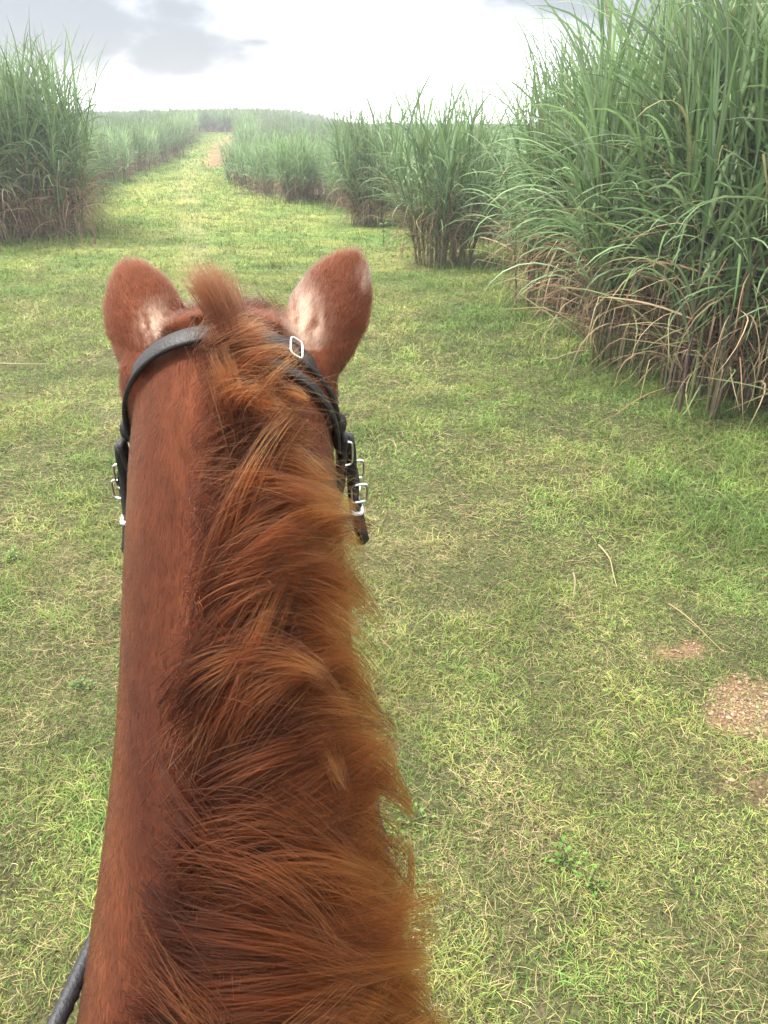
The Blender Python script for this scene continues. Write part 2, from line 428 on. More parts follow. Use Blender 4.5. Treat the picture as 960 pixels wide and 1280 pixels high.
def tubes(P, rad, cols, ns=5):
    """P (n,k,3) polylines"""
    n, k, _ = P.shape
    d = np.gradient(P, axis=1); d /= np.linalg.norm(d, axis=-1, keepdims=True) + 1e-9
    ref = np.where(np.abs(d[..., 2:3]) > .9, np.array([1., 0, 0]), np.array([0, 0, 1.]))
    a = np.cross(d, ref); a /= np.linalg.norm(a, axis=-1, keepdims=True) + 1e-9
    b = np.cross(d, a)
    ph = np.linspace(0, 2 * np.pi, ns, endpoint=False)
    V = P[:, :, None] + rad[..., None, None] * (a[:, :, None] * np.cos(ph)[:, None] + b[:, :, None] * np.sin(ph)[:, None])
    j = np.arange(k - 1)[:, None] * ns; q = np.arange(ns)[None]
    blk = np.stack([j + q, j + (q + 1) % ns, j + ns + (q + 1) % ns, j + ns + q], -1).reshape(-1, 4)
    Fq = (np.arange(n)[:, None, None] * (k * ns) + blk[None]).reshape(-1, 4)
    return V.reshape(-1, 3), Fq, np.repeat(cols[:, :, None], ns, 2).reshape(-1, 3)

def cane_meshes(tagname, H=3.3, nst=24, rad=.42, nleaf=10, ndry=7, k=9, wsc=1.0, lod=0, spread=0.0):
    """stalks, green leaves and dry leaves of one clump; H is the height of the leaf tips"""
    q = rng.uniform(0, 2 * np.pi, nst); rr = rad * np.sqrt(rng.random(nst))
    bx, by = rr * np.cos(q), rr * np.sin(q)
    lean_az = q + rng.normal(0, .6, nst); lean = rng.uniform(.01, .16, nst) + (.20 + spread) * rr / rad * rng.random(nst)
    hs = H * rng.uniform(.47, .62, nst)
    ks = 7; t = np.linspace(0, 1, ks)
    P = np.zeros((nst, ks, 3))
    hx = np.cos(lean_az) * lean; hy = np.sin(lean_az) * lean
    P[..., 0] = bx[:, None] + (hx * hs)[:, None] * t ** 1.4; P[..., 1] = by[:, None] + (hy * hs)[:, None] * t ** 1.4; P[..., 2] = hs[:, None] * t - .03
    rads = np.repeat((rng.uniform(.010, .016, nst) * (1.0 if lod == 0 else 1.6))[:, None], ks, 1) * (1 - .35 * t)
    sc = lerp(np.array([.085, .048, .040]), np.array([.11, .115, .042]), rng.random((nst, 1)))[:, None] * (1 + .35 * np.sin(np.arange(ks) * 2.4))[None, :, None]
    sc = lerp(sc, G1 * 1.3, (t ** 2)[None, :, None])
    Vst, Fst, Cst = tubes(P, rads, sc, 5)
    # green leaves
    n = nst * nleaf; si = np.repeat(np.arange(nst), nleaf); f = np.tile(np.linspace(.30, 1.0, nleaf), nst) + rng.normal(0, .03, n)
    f = np.clip(f, .3, 1.02)
    B = np.stack([bx[si] + hx[si] * hs[si] * f ** 1.4, by[si] + hy[si] * hs[si] * f ** 1.4, hs[si] * f - .03], -1)
    az = lean_az[si] + np.tile(np.arange(nleaf) * 2.6, nst) + rng.normal(0, .5, n)
    # outer leaves favour pointing outward
    az = np.where(rng.random(n) < .35, q[si] + rng.normal(0, .7, n), az)
    top = sst(.45, 1.0, f)
    e0 = lerp(rng.uniform(.85, 1.25, n), rng.uniform(1.25, 1.55, n), top)
    bend = lerp(rng.uniform(1.1, 2.5, n), rng.uniform(.10, 1.15, n), top)
    bend = np.where(rng.random(n) < .10, bend + 1.0, bend)
    L = H * rng.uniform(.30, .42, n) * lerp(.95, 1.08, top)
    W = rng.uniform(.024, .043, n) * wsc
    g = rng.random((n, 1)); col = np.where(g < .5, lerp(G1, G2, g * 2), lerp(G2, G3, (g - .5) * 2)) * rng.uniform(.75, 1.25, (n, 1))
    yel = rng.random(n) < .03; col[yel] = D3 * rng.uniform(.5, .8, (yel.sum(), 1))
    Vg, Cg, ng, kg = leaf_mesh(B, az, e0, bend, L, W, col, k, 1.5, 1.4, rng.normal(0, .5, n))
    # dry leaves low down
    n = nst * ndry; si = np.repeat(np.arange(nst), ndry); f = rng.uniform(.06, .52, n)
    B = np.stack([bx[si] + hx[si] * hs[si] * f ** 1.4, by[si] + hy[si] * hs[si] * f ** 1.4, hs[si] * f], -1)
    az = np.where(rng.random(n) < .55, q[si] + rng.normal(0, .8, n), rng.uniform(0, 6.28, n))
    e0 = rng.uniform(-.1, 1.40, n); bend = rng.uniform(.5, 2.9, n)
    L = H * rng.uniform(.16, .36, n); W = rng.uniform(.008, .022, n) * wsc
    g = rng.random((n, 1)); col = np.where(g < .52, lerp(D2 * .7, D2 * 1.5, g * 1.9), lerp(D1 * .65, D1 * 1.35, (g - .52) * 2.1)) * rng.uniform(.7, 1.2, (n, 1))
    gr = rng.random(n) < .16; col[gr] = lerp(G2, D3, rng.random((gr.sum(), 1)))
    Vd, Cd, nd, kd = leaf_mesh(B, az, e0, bend, L, W, col, max(4, k - 1), 1.2, 1.1, rng.normal(0, .9, n), np.where(rng.random(n) < .45, rng.uniform(.25, .75, n), -1))
    me = [mesh_np('stalks', Vst, Fst, Cst), mesh_np('leaves', Vg, ribbon_faces(ng, kg, 3), Cg), mesh_np('dry_leaves', Vd, ribbon_faces(nd, kd, 3), Cd)]
    for m_, ma in zip(me, (M_STALK, M_CANE, M_DRY)): m_.materials.append(ma)
    return me

HI = [cane_meshes('hi', 3.35, 30, .48, 18, 12, 10) for _ in range(5)]
MID = [cane_meshes('mid', 2.8, 28, .50, 12, 9, 8, 1.1) for _ in range(4)]
HIB = [cane_meshes('hib', 3.35, 28, .48, 15, 20, 9) for _ in range(3)]
LONE = [cane_meshes('lone', 2.9, 46, .44, 14, 13, 9, 1.0, 0, .20) for _ in range(2)]
FAR = [cane_meshes('far', 2.45, 20, .55, 8, 5, 5, 1.9, 1) for _ in range(4)]
clumps = []
def cane(x, y, variants, scale, label, group, rz=None):
    v = variants[rng.integers(len(variants))]
    o = empty('sugarcane_clump', (float(x), float(y), float(terrain(x, y))), float(rng.uniform(0, 6.28) if rz is None else rz))
    s = float(scale); o.scale = (s * float(rng.uniform(.92, 1.08)), s * float(rng.uniform(.92, 1.08)), s)
    o.rotation_euler = (float(rng.normal(0, .03)), float(rng.normal(0, .03)), o.rotation_euler[2])
    tag(o, label, 'sugarcane', group)
    for nm, me in zip(('stalks', 'leaves', 'dry_leaves'), v):
        c = bpy.data.objects.new(nm, me); COL.objects.link(c); c.parent = o
    clumps.append((x, y)); return o

def rows(edge_fn, sgn, y0, y1, step, depths, jit=.18):
    out = []
    for di, d in enumerate(depths):
        y = y0 + (di % 2) * step * .5
        while y < y1:
            out.append((float(edge_fn(y)) + sgn * d + rng.normal(0, jit), y + rng.normal(0, jit), di)); y += step
    return out

GT = 'tall sugarcane stand right of the track'
# the clumps that stand out on their own in the photograph
cane(2.95, 6.95, HI, 1.2, 'tall nearest sugarcane clump at the right edge with bleached dry leaves hanging over the grass', GT, .4)
cane(2.75, 8.05, HI, 1.2, 'tall sugarcane clump just behind the nearest one on the right with long arching leaves', GT, 2.0)
cane(1.1, 14.9, LONE, 1.16, 'lone sugarcane clump jutting out furthest onto the grass right of the horse ear', GT, 1.0)
cane(-.35, 21.2, LONE, 1.12, 'bushy grey green sugarcane clump rising above the low field behind the jutting clump', GT, 2.2)
cane(-2.75, 27.2, LONE, .84, 'small dark pointed sugarcane clump in the low far row right of the track', GT, .2)
GL = 'tall sugarcane stand left of the track'
cane(-7.05, 18.2, HIB, 1.27, 'tall sugarcane clump at the track end of the left stand with brown leaf skirt', GL, 3.0)
cane(-8.05, 17.8, HIB, 1.3, 'tall sugarcane clump second from the track in the left stand', GL, 1.5)
def far_enough(x, y, d=.55): return all((x - a) ** 2 + (y - b) ** 2 > d * d for a, b in clumps[:7])
for x, y, di in rows(x_right, 1, 3.9, 14.0, .92, (.45, 1.35, 2.3)):
    if y < 6.5 and di < 1: continue
    if far_enough(x, y, .62):
        h = np.interp(y, [4, 9, 11.5, 14], [1.22, 1.2, 1.08, .90])
        cane(x, y, HI, h * rng.uniform(.94, 1.06), 'leafy tall sugarcane clump in the front row of the right stand' if di == 0 else 'green tall sugarcane clump packed behind the front row of the right stand', GT)
for x, y, di in rows(x_right, 1, 14.2, 30.5, 1.0, (.55, 1.55, 2.6)):
    if far_enough(x, y, .7):
        h = np.interp(y, [14, 20, 25, 31], [.92, .86, .80, .74])
        cane(x, y, MID, h * rng.uniform(.92, 1.06), 'mid distance sugarcane clump in the lower field right of the track' if di == 0 else 'sugarcane clump inside the lower mid distance field right of the track', GT)
for x, y, di in [(-8.6, 16.9, 0), (-9.2, 17.6, 0), (-7.6, 19.1, 1), (-8.5, 18.8, 1), (-9.6, 18.6, 1), (-10.4, 17.4, 0), (-8.2, 20.1, 2), (-9.3, 19.8, 2), (-10.6, 19.6, 2), (-11.5, 18.2, 0), (-8.9, 21.2, 2), (-10.1, 21, 2), (-11.6, 20.6, 2)]:
    cane(x, y, HIB, rng.uniform(1.14, 1.26), 'tall sugarcane clump with dry brown foot inside the left stand', GL)
for x, y, di in rows(x_left, -1, 22.5, 36, 1.1, (.9, 2.0)):
    cane(x, y, MID, rng.uniform(.86, .95), 'sugarcane clump behind the tall left stand along the track', GL)
for x, y, di in rows(x_left, -1, 36, 97, 1.45, (.5,), .25):
    cane(x, y, FAR, rng.uniform(.90, 1.1), 'hazy sugarcane clump along the far left edge of the track', 'far sugarcane rows')
for x, y, di in rows(x_right, 1, 31, 97, 1.45, (.5,), .25):
    cane(x, y, FAR, np.interp(y, [31, 50, 97], [.80, .84, 1.0]) * rng.uniform(.9, 1.1), 'hazy sugarcane clump along the far right edge of the track', 'far sugarcane rows')
for i in range(5):
    cane(-20.4 + i * .8, 98.6 + rng.normal(0, .3), FAR, rng.uniform(1.0, 1.12), 'dark sugarcane clump closing the top of the track on the hill', 'far sugarcane rows')
print('clumps', len(clumps))

def build_far_field():
    """the mass of cane beyond the rows one can tell apart"""
    pts = []
    for y in np.arange(15, 150, 1.3):
        lim = 14 if y < 30 else 60
        for sgn, fn in ((1, x_right), (-1, x_left)):
            e = float(fn(y)) if y < 97.5 else -18
            d0 = {True: 1.9, False: 0.4}[y < 98.5]
            if y < 31: d0 = 3.9 if sgn > 0 else 5.0
            if y < 31 and sgn < 0 and y < 23: continue
            step = 1.3 if y < 60 else 1.7
            for d in np.arange(d0, lim if y < 60 else 75, step):
                xx = e + sgn * d + rng.normal(0, .3)
                if abs(xx + .1 * y) < .62 * (y + 3) + 4: pts.append((xx, y + rng.normal(0, .35), sgn))
    for y in np.arange(4, 16, 1.2):            # right stand depth and the field left out of frame
        for d in np.arange(3.4, 7, 1.1): pts.append((float(x_right(y)) + d, y + rng.normal(0, .3), 2))
        for d in np.arange(.5, 5, .8): pts.append((float(x_left(y)) - d, y + rng.normal(0, .3), -2))
    pts = np.array(pts); n = len(pts)
    # tall tufts, each of many leaves
    per = 34; m = n * per; pi = np.repeat(np.arange(n), per)
    px = pts[pi, 0] + rng.normal(0, .42, m); py = pts[pi, 1] + rng.normal(0, .42, m)
    hs = np.where(np.abs(pts[:, 2]) > 1, 1.9, np.where(pts[:, 1] < 31, 1.35, np.interp(pts[:, 1], [31, 45, 98, 150], [1.12, 1.2, 1.38, 1.45]))) * rng.uniform(.88, 1.12, n)
    hs = np.where((pts[:, 2] < 0) & (pts[:, 1] < 98), hs * 1.10, hs)
    hs = np.where(pts[:, 1] > 96, hs * (1.06 - .40 * sst(1, 11, pts[:, 0] + 17) - .10 * sst(3, 9, -21 - pts[:, 0])), hs * np.where(pts[:, 1] > 31, np.where(pts[:, 2] > 0, .74, .86), .95))
    h = hs[pi]
    f = rng.uniform(np.where(np.abs(pts[pi, 2]) > 1, .02, .25), 1.0, m)
    B = np.stack([px, py, h * f], -1)
    top = sst(.3, 1, f)
    g = rng.random((m, 1)); col = lerp(G1, G2, g) * rng.uniform(.75, 1.2, (m, 1))
    dry = rng.random(m) < .5 * (1 - top); col[dry] = lerp(D2, D1, rng.random((dry.sum(), 1))) * .8
    wd = np.interp(pts[pi, 1], [15, 30, 60, 120], [.05, .06, .10, .15])
    V, C, nn, kk = leaf_mesh(B, rng.uniform(0, 6.28, m), lerp(rng.uniform(.6, 1.2, m), rng.uniform(1.2, 1.55, m), top), lerp(rng.uniform(1, 2.4, m), rng.uniform(.1, 1.1, m), top), h * rng.uniform(.6, .9, m), wd * rng.uniform(.7, 1.2, m), col, 5, 1.2)
    V = V.reshape(m, -1, 3); V[..., 2] += terrain(pts[pi, 0], pts[pi, 1])[:, None]
    o = link('sugarcane_field', mesh_np('sugarcane_field', V.reshape(-1, 3), ribbon_faces(nn, kk, 3), C), M_CANE)
    tag(o, 'hazy mass of sugarcane filling the fields up to the hilltop', 'sugarcane field', kind='stuff')
    print('field tufts', n)
build_far_field()

# ------------------------------------------------------------------ small plants and litter on the turf
def weed(px, py, size, label, upright=False, nl=18):
    x, y = ground_at(px, py); z = float(terrain(x, y)); size *= 1 if upright else .85
    o = empty('leafy_weed', (x, y, z), float(rng.uniform(0, 6))); tag(o, label, 'weed', 'broadleaf weeds in the turf')
    if upright:
        hgt = np.sort(rng.uniform(.1, 1.0, nl)) * size
    else:
        hgt = rng.uniform(.02, .05, nl)
    az = np.arange(nl) * 2.4 + rng.normal(0, .3, nl)
    pr = np.zeros(nl) if upright else rng.uniform(.1, .9, nl) * size
    B = np.stack([np.cos(az) * pr, np.sin(az) * pr, hgt], -1)
    L = np.full(nl, size * (.26 if upright else .27)) * rng.uniform(.7, 1.2, nl); W = L * .55
    n, k = nl, 6; t = np.linspace(0, 1, k)
    el = (rng.uniform(.2, .9, n))[:, None] - t[None] * rng.uniform(.5, 1.2, n)[:, None]
    d = np.stack([np.cos(el) * np.cos(az)[:, None], np.cos(el) * np.sin(az)[:, None], np.sin(el)], -1)
    P = np.zeros((n, k, 3)); P[:, 0] = B; P[:, 1:] = B[:, None] + np.cumsum(d[:, :-1] * (L / (k - 1))[:, None, None], 1)
    side = np.stack([-np.sin(az), np.cos(az), 0 * az], -1)[:, None].repeat(k, 1)
    w = W[:, None] * np.sin(np.pi * np.clip(t * .93 + .04, 0, 1))[None] ** .8
    V = np.stack([P - side * w[..., None] * .5, P - np.array([0, 0, 1]) * w[..., None] * .08, P + side * w[..., None] * .5], 2)
    c = np.array([.105, .215, .030]) * rng.uniform(.75, 1.2, (n, 1)) * (np.array([.8, .75, .9]) if upright else 1)
    C = np.repeat(np.repeat(c[:, None, None], k, 1), 3, 2)
    link('leaves', mesh_np('leaves', V.reshape(-1, 3), ribbon_faces(n, k, 3), C.reshape(-1, 3)), M_WEED, o)
    if upright:
        T = np.stack([0 * t, .02 * t, size * t - .02], -1)[None]; rd = np.full((1, k), .006)
    else:
        T = np.stack([np.stack([np.cos(a) * p * t, np.sin(a) * p * t, np.full(k, .012) + h_ * t ** 2 * .8], -1) for a, p, h_ in zip(az, pr, hgt)]); rd = np.full((nl, k), .0016)
    Vt, Ft, Ct = tubes(T, rd, np.full(T.shape, .09) * np.array([.8, 1.3, .5]), 4)
    link('stem', mesh_np('stem', Vt, Ft, Ct), M_WEED, o)
weed(480, 308, .55, 'small upright weed standing alone on the grass left of the jutting cane clump', True, 16)
weed(705, 1078, .10, 'bright green leafy weed in the turf near the bottom right, right of the mane')
weed(832, 598, .13, 'light green leafy weed in the grass below the dry leaves of the right cane')
weed(740, 1108, .07, 'tiny bright weed just below the brightest leafy weed at the bottom right')
weed(520, 1030, .09, 'leafy weed close beside the right edge of the mane')
weed(18, 700, .10, 'leafy weed at the left edge of the turf level with the bridle strap end')
weed(100, 860, .08, 'fresh green weed beside the left edge of the horse neck')
weed(700, 385, .16, 'pale leafy weed in the shade at the foot of the tall right cane')

def litter_stalk(name, pts, r, col, label):
    P = np.array(pts, float); x0, y0 = P[0, 0], P[0, 1]
    t = np.linspace(0, 1, 14); tt = np.linspace(0, 1, len(P))
    Q = np.stack([np.interp(t, tt, P[:, 0]), np.interp(t, tt, P[:, 1]), 0 * t], -1)
    Q[:, 0] += .006 * np.sin(t * 5); Q[:, 2] = terrain(Q[:, 0], Q[:, 1]) + .035 + .012 * np.sin(t * 3.1) + (P[0, 2] * (1 - t) + P[-1, 2] * t)
    Q -= np.array([x0, y0, 0])
    V, Fq, C = tubes(Q[None], (r * (1 - .6 * t))[None], np.repeat(np.array(col)[None, None], 14, 1), 6)
    o = link(name, mesh_np(name, V, Fq, C), M_DRY); o.location = (x0, y0, 0)
    tag(o, label, 'dry stalk')
g = ground_at
litter_stalk('dry_stalk', [(*g(748, 684), 0), (*g(762, 705), .01), (*g(772, 738), 0)], .006, (.27, .23, .125), 'pale bent dry stalk lying on the grass right of the mane')
litter_stalk('dry_stalk', [(*g(835, 760), 0), (*g(862, 785), .01), (*g(905, 822), 0)], .004, (.26, .20, .10), 'thin brown dry stalk pointing at the pink gravel patch')
litter_stalk('dry_stalk', [(*g(716, 722), 0.02), (*g(717, 740), .01), (*g(718, 752), 0)], .006, (.22, .17, .11), 'short stubby dry stalk left of the pale bent one')
litter_stalk('dry_stalk', [(*g(0, 457), 0.0), (*g(30, 459), .01), (*g(62, 458), 0)], .008, (.24, .22, .11), 'straw coloured dry stalk at the left edge of the turf')
sx, sy = ground_at(119, 304)
P = np.stack([np.linspace(0, .02, 6), 0 * np.linspace(0, 1, 6), np.linspace(-.03, .36, 6)], -1)
V, Fq, C = tubes(P[None], np.full((1, 6), .018), np.repeat(np.array([.12, .06, .035])[None, None], 6, 1), 7)
o = link('cane_stub', mesh_np('cane_stub', V, Fq, C), M_STALK); o.location = (sx, sy, float(terrain(sx, sy)))
tag(o, 'short brown cane stub standing in the grass beside the left stand', 'cane stub')

# ------------------------------------------------------------------ horse
HX, HROT = -.098, R(5.2)
def catmull(P, n):
    P = np.asarray(P, float); m = len(P)
    Q = np.vstack([2 * P[0] - P[1], P, 2 * P[-1] - P[-2]])
    u = np.linspace(0, m - 1 - 1e-9, n); i = u.astype(int); f = (u - i)[:, None]
    a, b, c, d = Q[i], Q[i + 1], Q[i + 2], Q[i + 3]
    return .5 * ((2 * b) + (-a + c) * f + (2 * a - 5 * b + 4 * c - d) * f ** 2 + (-a + 3 * b - 3 * c + d) * f ** 3)

def loft(bm, st, n=28, ns=32, pw=.9, peak=0.0):
    """st rows: crest u, crest z, bottom u, bottom z, half width"""
    Q = catmull(st, n); rings = []
    for cu, cz, bu, bz, a in Q:
        ring = []
        for j in range(ns):
            th = 2 * math.pi * j / ns
            dd = (1 - math.cos(th)) / 2; dd = dd + peak * math.sin(math.pi * dd) * .25
            sn = math.sin(th); w = a * math.copysign(abs(sn) ** pw, sn)
            ring.append(bm.verts.new((w, cu + (bu - cu) * dd, cz + (bz - cz) * dd)))
        rings.append(ring)
    for r0, r1 in zip(rings[:-1], rings[1:]):
        for j in range(ns):
            bm.faces.new((r0[j], r0[(j + 1) % ns], r1[(j + 1) % ns], r1[j]))
    bm.faces.new(rings[0][::-1]); bm.faces.new(rings[-1])

NECK = np.array([(.15, 1.49, .52, .98, .215), (.32, 1.56, .68, 1.20, .185), (.42, 1.648, .765, 1.37, .160), (.55, 1.80, .84, 1.55, .133), (.68, 1.955, .90, 1.73, .121),
                 (.785, 2.06, .95, 1.85, .114), (.86, 2.108, .985, 1.92, .104)])
HEAD = np.array([(.85, 2.115, .90, 1.98, .095), (.93, 2.105, .95, 1.86, .112), (1.01, 2.03, .93, 1.79, .118), (1.08, 1.93, .98, 1.71, .106), (1.15, 1.82, 1.05, 1.65, .080),
                 (1.22, 1.71, 1.13, 1.58, .062), (1.262, 1.64, 1.17, 1.53, .058), (1.272, 1.585, 1.20, 1.53, .04)])
TRUNK = np.array([(-1.36, 1.28, -1.36, 1.08, .09), (-1.27, 1.42, -1.27, .95, .19), (-1.05, 1.50, -1.05, .88, .26), (-.8, 1.49, -.8, .80, .275), (-.5, 1.44, -.5, .74, .29), (-.2, 1.44, -.2, .73, .285),
                  (.05, 1.49, .05, .76, .25), (.2, 1.52, .2, .82, .235), (.4, 1.46, .4, .90, .235), (.55, 1.38, .55, .97, .21), (.66, 1.29, .66, 1.05, .15), (.70, 1.22, .70, 1.10, .07)])
NECKF = catmull(NECK, 400)
def neck_pt(s, th):
    """surface point of the neck: s 0..1 along it, th from the crest, positive to the right"""
    s = np.clip(s, 0, 1) * 399; i = np.minimum(s.astype(int), 398); f = (s - i)[..., None]
    q = NECKF[i] * (1 - f) + NECKF[i + 1] * f
    dd = (1 - np.cos(th)) / 2; sn = np.sin(th)
    return np.stack([q[..., 4] * np.sign(sn) * np.abs(sn) ** .9, q[..., 0] + (q[..., 2] - q[..., 0]) * dd, q[..., 1] + (q[..., 3] - q[..., 1]) * dd], -1)
def neck_center(s):
    s = np.clip(s, 0, 1) * 399; i = np.minimum(s.astype(int), 398); q = NECKF[i]
    return np.stack([0 * q[..., 0], (q[..., 0] + q[..., 2]) / 2, (q[..., 1] + q[..., 3]) / 2], -1)

def limb(bm, pts, ns=16, n=30):
    Q = catmull(pts, n); rings = []
    for k, (x, u, z, r) in enumerate(Q):
        a = Q[max(k - 1, 0)]; b = Q[min(k + 1, n - 1)]
        d = Vector((b[0] - a[0], b[1] - a[1], b[2] - a[2])).normalized()
        e1 = d.cross(Vector((0, 1, 0)) if abs(d.y) < .8 else Vector((1, 0, 0))).normalized(); e2 = d.cross(e1)
        rings.append([bm.verts.new(Vector((x, u, z)) + (e1 * math.cos(t) + e2 * math.sin(t)) * r) for t in np.linspace(0, 2 * math.pi, ns, endpoint=False)])
    for r0, r1 in zip(rings[:-1], rings[1:]):
        for j in range(ns): bm.faces.new((r0[j], r0[(j + 1) % ns], r1[(j + 1) % ns], r1[j]))
    bm.faces.new(rings[0][::-1]); bm.faces.new(rings[-1])

EAR_BASE = Vector((.083, .875, 2.075)); 
def ear(bm, sx):
    """a cupped leaf of skin, back convex towards the rider"""
    base = Vector((sx * .080 + .005, .872, 2.040)); tip = Vector((sx * (.128 if sx < 0 else .146) + .008, .985, 2.150 if sx < 0 else 2.158))
    ax = (tip - base); Ln = ax.length; ax.normalize()
    back = Vector((sx * .12, -.80, .45)); back = (back - ax * back.dot(ax)).normalized()   # outward normal of the ear's back
    sd = ax.cross(back)
    nl, na = 24, 18
    outer, inner = [], []
    for i in range(nl + 1):
        t = i / nl
        wprof = np.interp(t, [0, .12, .3, .5, .7, .85, .94, 1.0], [.034, .038, .045, .047, .042, .030, .019, .006])
        open_ = np.interp(t, [0, .2, .45, 1], [3.0, 2.6, 1.75, 1.45])     # half angle of the cup
        cen = base + ax * (Ln * t) - sd * (sx * 0.0) + back * (-.008 * math.sin(t * 3.1))
        ro, ri = [], []
        depth = wprof * np.interp(t, [0, .3, 1], [1.0, .75, .55])
        for j in range(na + 1):
            ph = -open_ + 2 * open_ * j / na
            r_ = Vector((math.sin(ph) * wprof, 0, 0)).x; b_ = math.cos(ph) * depth
            ro.append(bm.verts.new(cen + sd * r_ + back * b_))
            k_ = .70 if t < .85 else .55
            ri.append(bm.verts.new(cen + sd * r_ * k_ + back * (b_ - max(.009, depth * .30))))
        outer.append(ro); inner.append(ri)
    for i in range(nl):
        for j in range(na):
            bm.faces.new((outer[i][j], outer[i][j + 1], outer[i + 1][j + 1], outer[i + 1][j]))
            bm.faces.new((inner[i][j], inner[i + 1][j], inner[i + 1][j + 1], inner[i][j + 1]))
        bm.faces.new((outer[i][0], outer[i + 1][0], inner[i + 1][0], inner[i][0]))
        bm.faces.new((outer[i][na], inner[i][na], inner[i + 1][na], outer[i + 1][na]))
    for j in range(na):
        bm.faces.new((outer[0][j], inner[0][j], inner[0][j + 1], outer[0][j + 1]))
        bm.faces.new((outer[nl][j], outer[nl][j + 1], inner[nl][j + 1], inner[nl][j]))
    # root of the ear running into the skull
    return base

def remeshed(bm, vox, it):
    me = bpy.data.meshes.new('tmp'); bmesh.ops.recalc_face_normals(bm, faces=bm.faces); bm.to_mesh(me); bm.free()
    o = bpy.data.objects.new('tmp', me); COL.objects.link(o)
    m = o.modifiers.new('r', 'REMESH'); m.mode = 'VOXEL'; m.voxel_size = vox; m.adaptivity = 0
    s = o.modifiers.new('s', 'SMOOTH'); s.factor = .5; s.iterations = it
    dg = bpy.context.evaluated_depsgraph_get(); dg.update()
    ev = bpy.data.meshes.new_from_object(o.evaluated_get(dg))
    bpy.data.objects.remove(o); bpy.data.meshes.remove(me)
    return ev

def horse_bm(with_ears, roots=True):
    bm = bmesh.new()
    loft(bm, TRUNK, 40, 40); loft(bm, NECK, 40, 48); loft(bm, HEAD, 36, 40, .8)
    for sx in (-1, 1):
        limb(bm, [(sx * .13, .38, 1.16, .13), (sx * .15, .37, 1.0, .11), (sx * .15, .36, .80, .078), (sx * .145, .35, .60, .055), (sx * .14, .355, .48, .056), (sx * .14, .345, .38, .043), (sx * .14, .34, .20, .036), (sx * .14, .345, .135, .045), (sx * .14, .37, .07, .042), (sx * .14, .38, .03, .05)])
        limb(bm, [(sx * .13, -1.02, 1.2, .19), (sx * .15, -.98, 1.0, .16), (sx * .15, -.93, .82, .11), (sx * .145, -1.05, .64, .065), (sx * .14, -1.17, .54, .056), (sx * .14, -1.16, .42, .045), (sx * .14, -1.12, .22, .040), (sx * .14, -1.10, .14, .048), (sx * .14, -1.07, .07, .044), (sx * .14, -1.06, .03, .052)])
        if roots: limb(bm, [(sx * .078, .895, 1.985, .045), (sx * .081, .88, 2.03, .043), (sx * .083, .872, 2.062, .036)], 16, 8)
        limb(bm, [(sx * .082, .99, 1.99, .03), (sx * .090, 1.02, 1.965, .034), (sx * .085, 1.06, 1.93, .028)], 12, 8)   # brow bone
        if with_ears: ear(bm, sx)
    return bm
skin_plain = remeshed(horse_bm(False), .008, 6)
bvh = BVHTree.FromPolygons([v.co[:] for v in skin_plain.vertices], [p.vertices[:] for p in skin_plain.polygons])
bpy.data.meshes.remove(skin_plain)
skull_me = remeshed(horse_bm(False, False), .008, 6)
skull = BVHTree.FromPolygons([v.co[:] for v in skull_me.vertices], [p.vertices[:] for p in skull_me.polygons])
bpy.data.meshes.remove(skull_me)
body_me = remeshed(horse_bm(True), .0055, 5)
body_me.name = 'horse'
CH1 = np.array([.100, .0315, .0130]); CH2 = np.array([.043, .0125, .0066]); CHP = np.array([.105, .036, .0175]); WHITE = np.array([.34, .25, .19])

def coat_col(v):
    x, u, z = v[:, 0], v[:, 1], v[:, 2]
    n = fnoise(x * 3 + u * .6, z + u * .5, .10, 400, 3); n2 = fnoise(x + u, z - u, .035, 430, 2)
    c = lerp(CH2, CH1, np.clip(n * 1.1 + .1, 0, 1)[:, None])
    # darker hair beside the mane on the left of the crest
    c = lerp(c, CH2 * .75, (.6 * sst(-.02, -.05, x) * sst(-.12, -.075, x) * sst(2.1, 1.9, z))[:, None])
    # pink-brown bloom on the outside of the ears, white hairs at their inner roots
    ax = np.abs(x); t_ear = sst(.86, .985, u) * sst(2.06, 2.10, z)
    earm = sst(2.085, 2.12, z) * (ax > .045)
    c = lerp(c, CHP * .85, (earm * .55 * (.5 + n2))[:, None])
    wr = np.exp(-(((x - .090) / .017) ** 2 + ((z - 2.096) / .023) ** 2)) * (x > 0) * (z > 2.07)
    wl = np.exp(-(((x + .080) / .013) ** 2 + ((z - 2.096) / .013) ** 2)) * (x < 0) * (z > 2.07) * .8
    wr2 = np.exp(-(((x - .160) / .008) ** 2 + ((z - 2.130) / .012) ** 2)) * .35
    st = np.clip((wr + wl + wr2) * 1.6 * sst(.1, .62, fnoise(x - .35 * (z - 2.1) * np.sign(x), (z + u) * .14, .0045, 500, 2)), 0, .9)
    c = lerp(c, WHITE, st[:, None])
    # black stockings fading up the legs
    return c
co = np.zeros(len(body_me.vertices) * 3, dtype=np.float32); body_me.vertices.foreach_get('co', co); co = co.reshape(-1, 3)
ca = body_me.color_attributes.new('col', 'FLOAT_COLOR', 'POINT'); c4 = np.ones((len(co), 4), dtype=np.float32); c4[:, :3] = coat_col(co); ca.data.foreach_set('color', c4.ravel())
body_me.polygons.foreach_set('use_smooth', np.ones(len(body_me.polygons), dtype=bool))
body_me.materials.clear()
horse = link('horse', body_me, M_BODY); horse.location = (HX, 0, 0); horse.rotation_euler = (0, 0, HROT)
tag(horse, 'chestnut horse in a black bridle with windblown mane, seen from its saddle', 'horse')
print('horse verts', len(co))

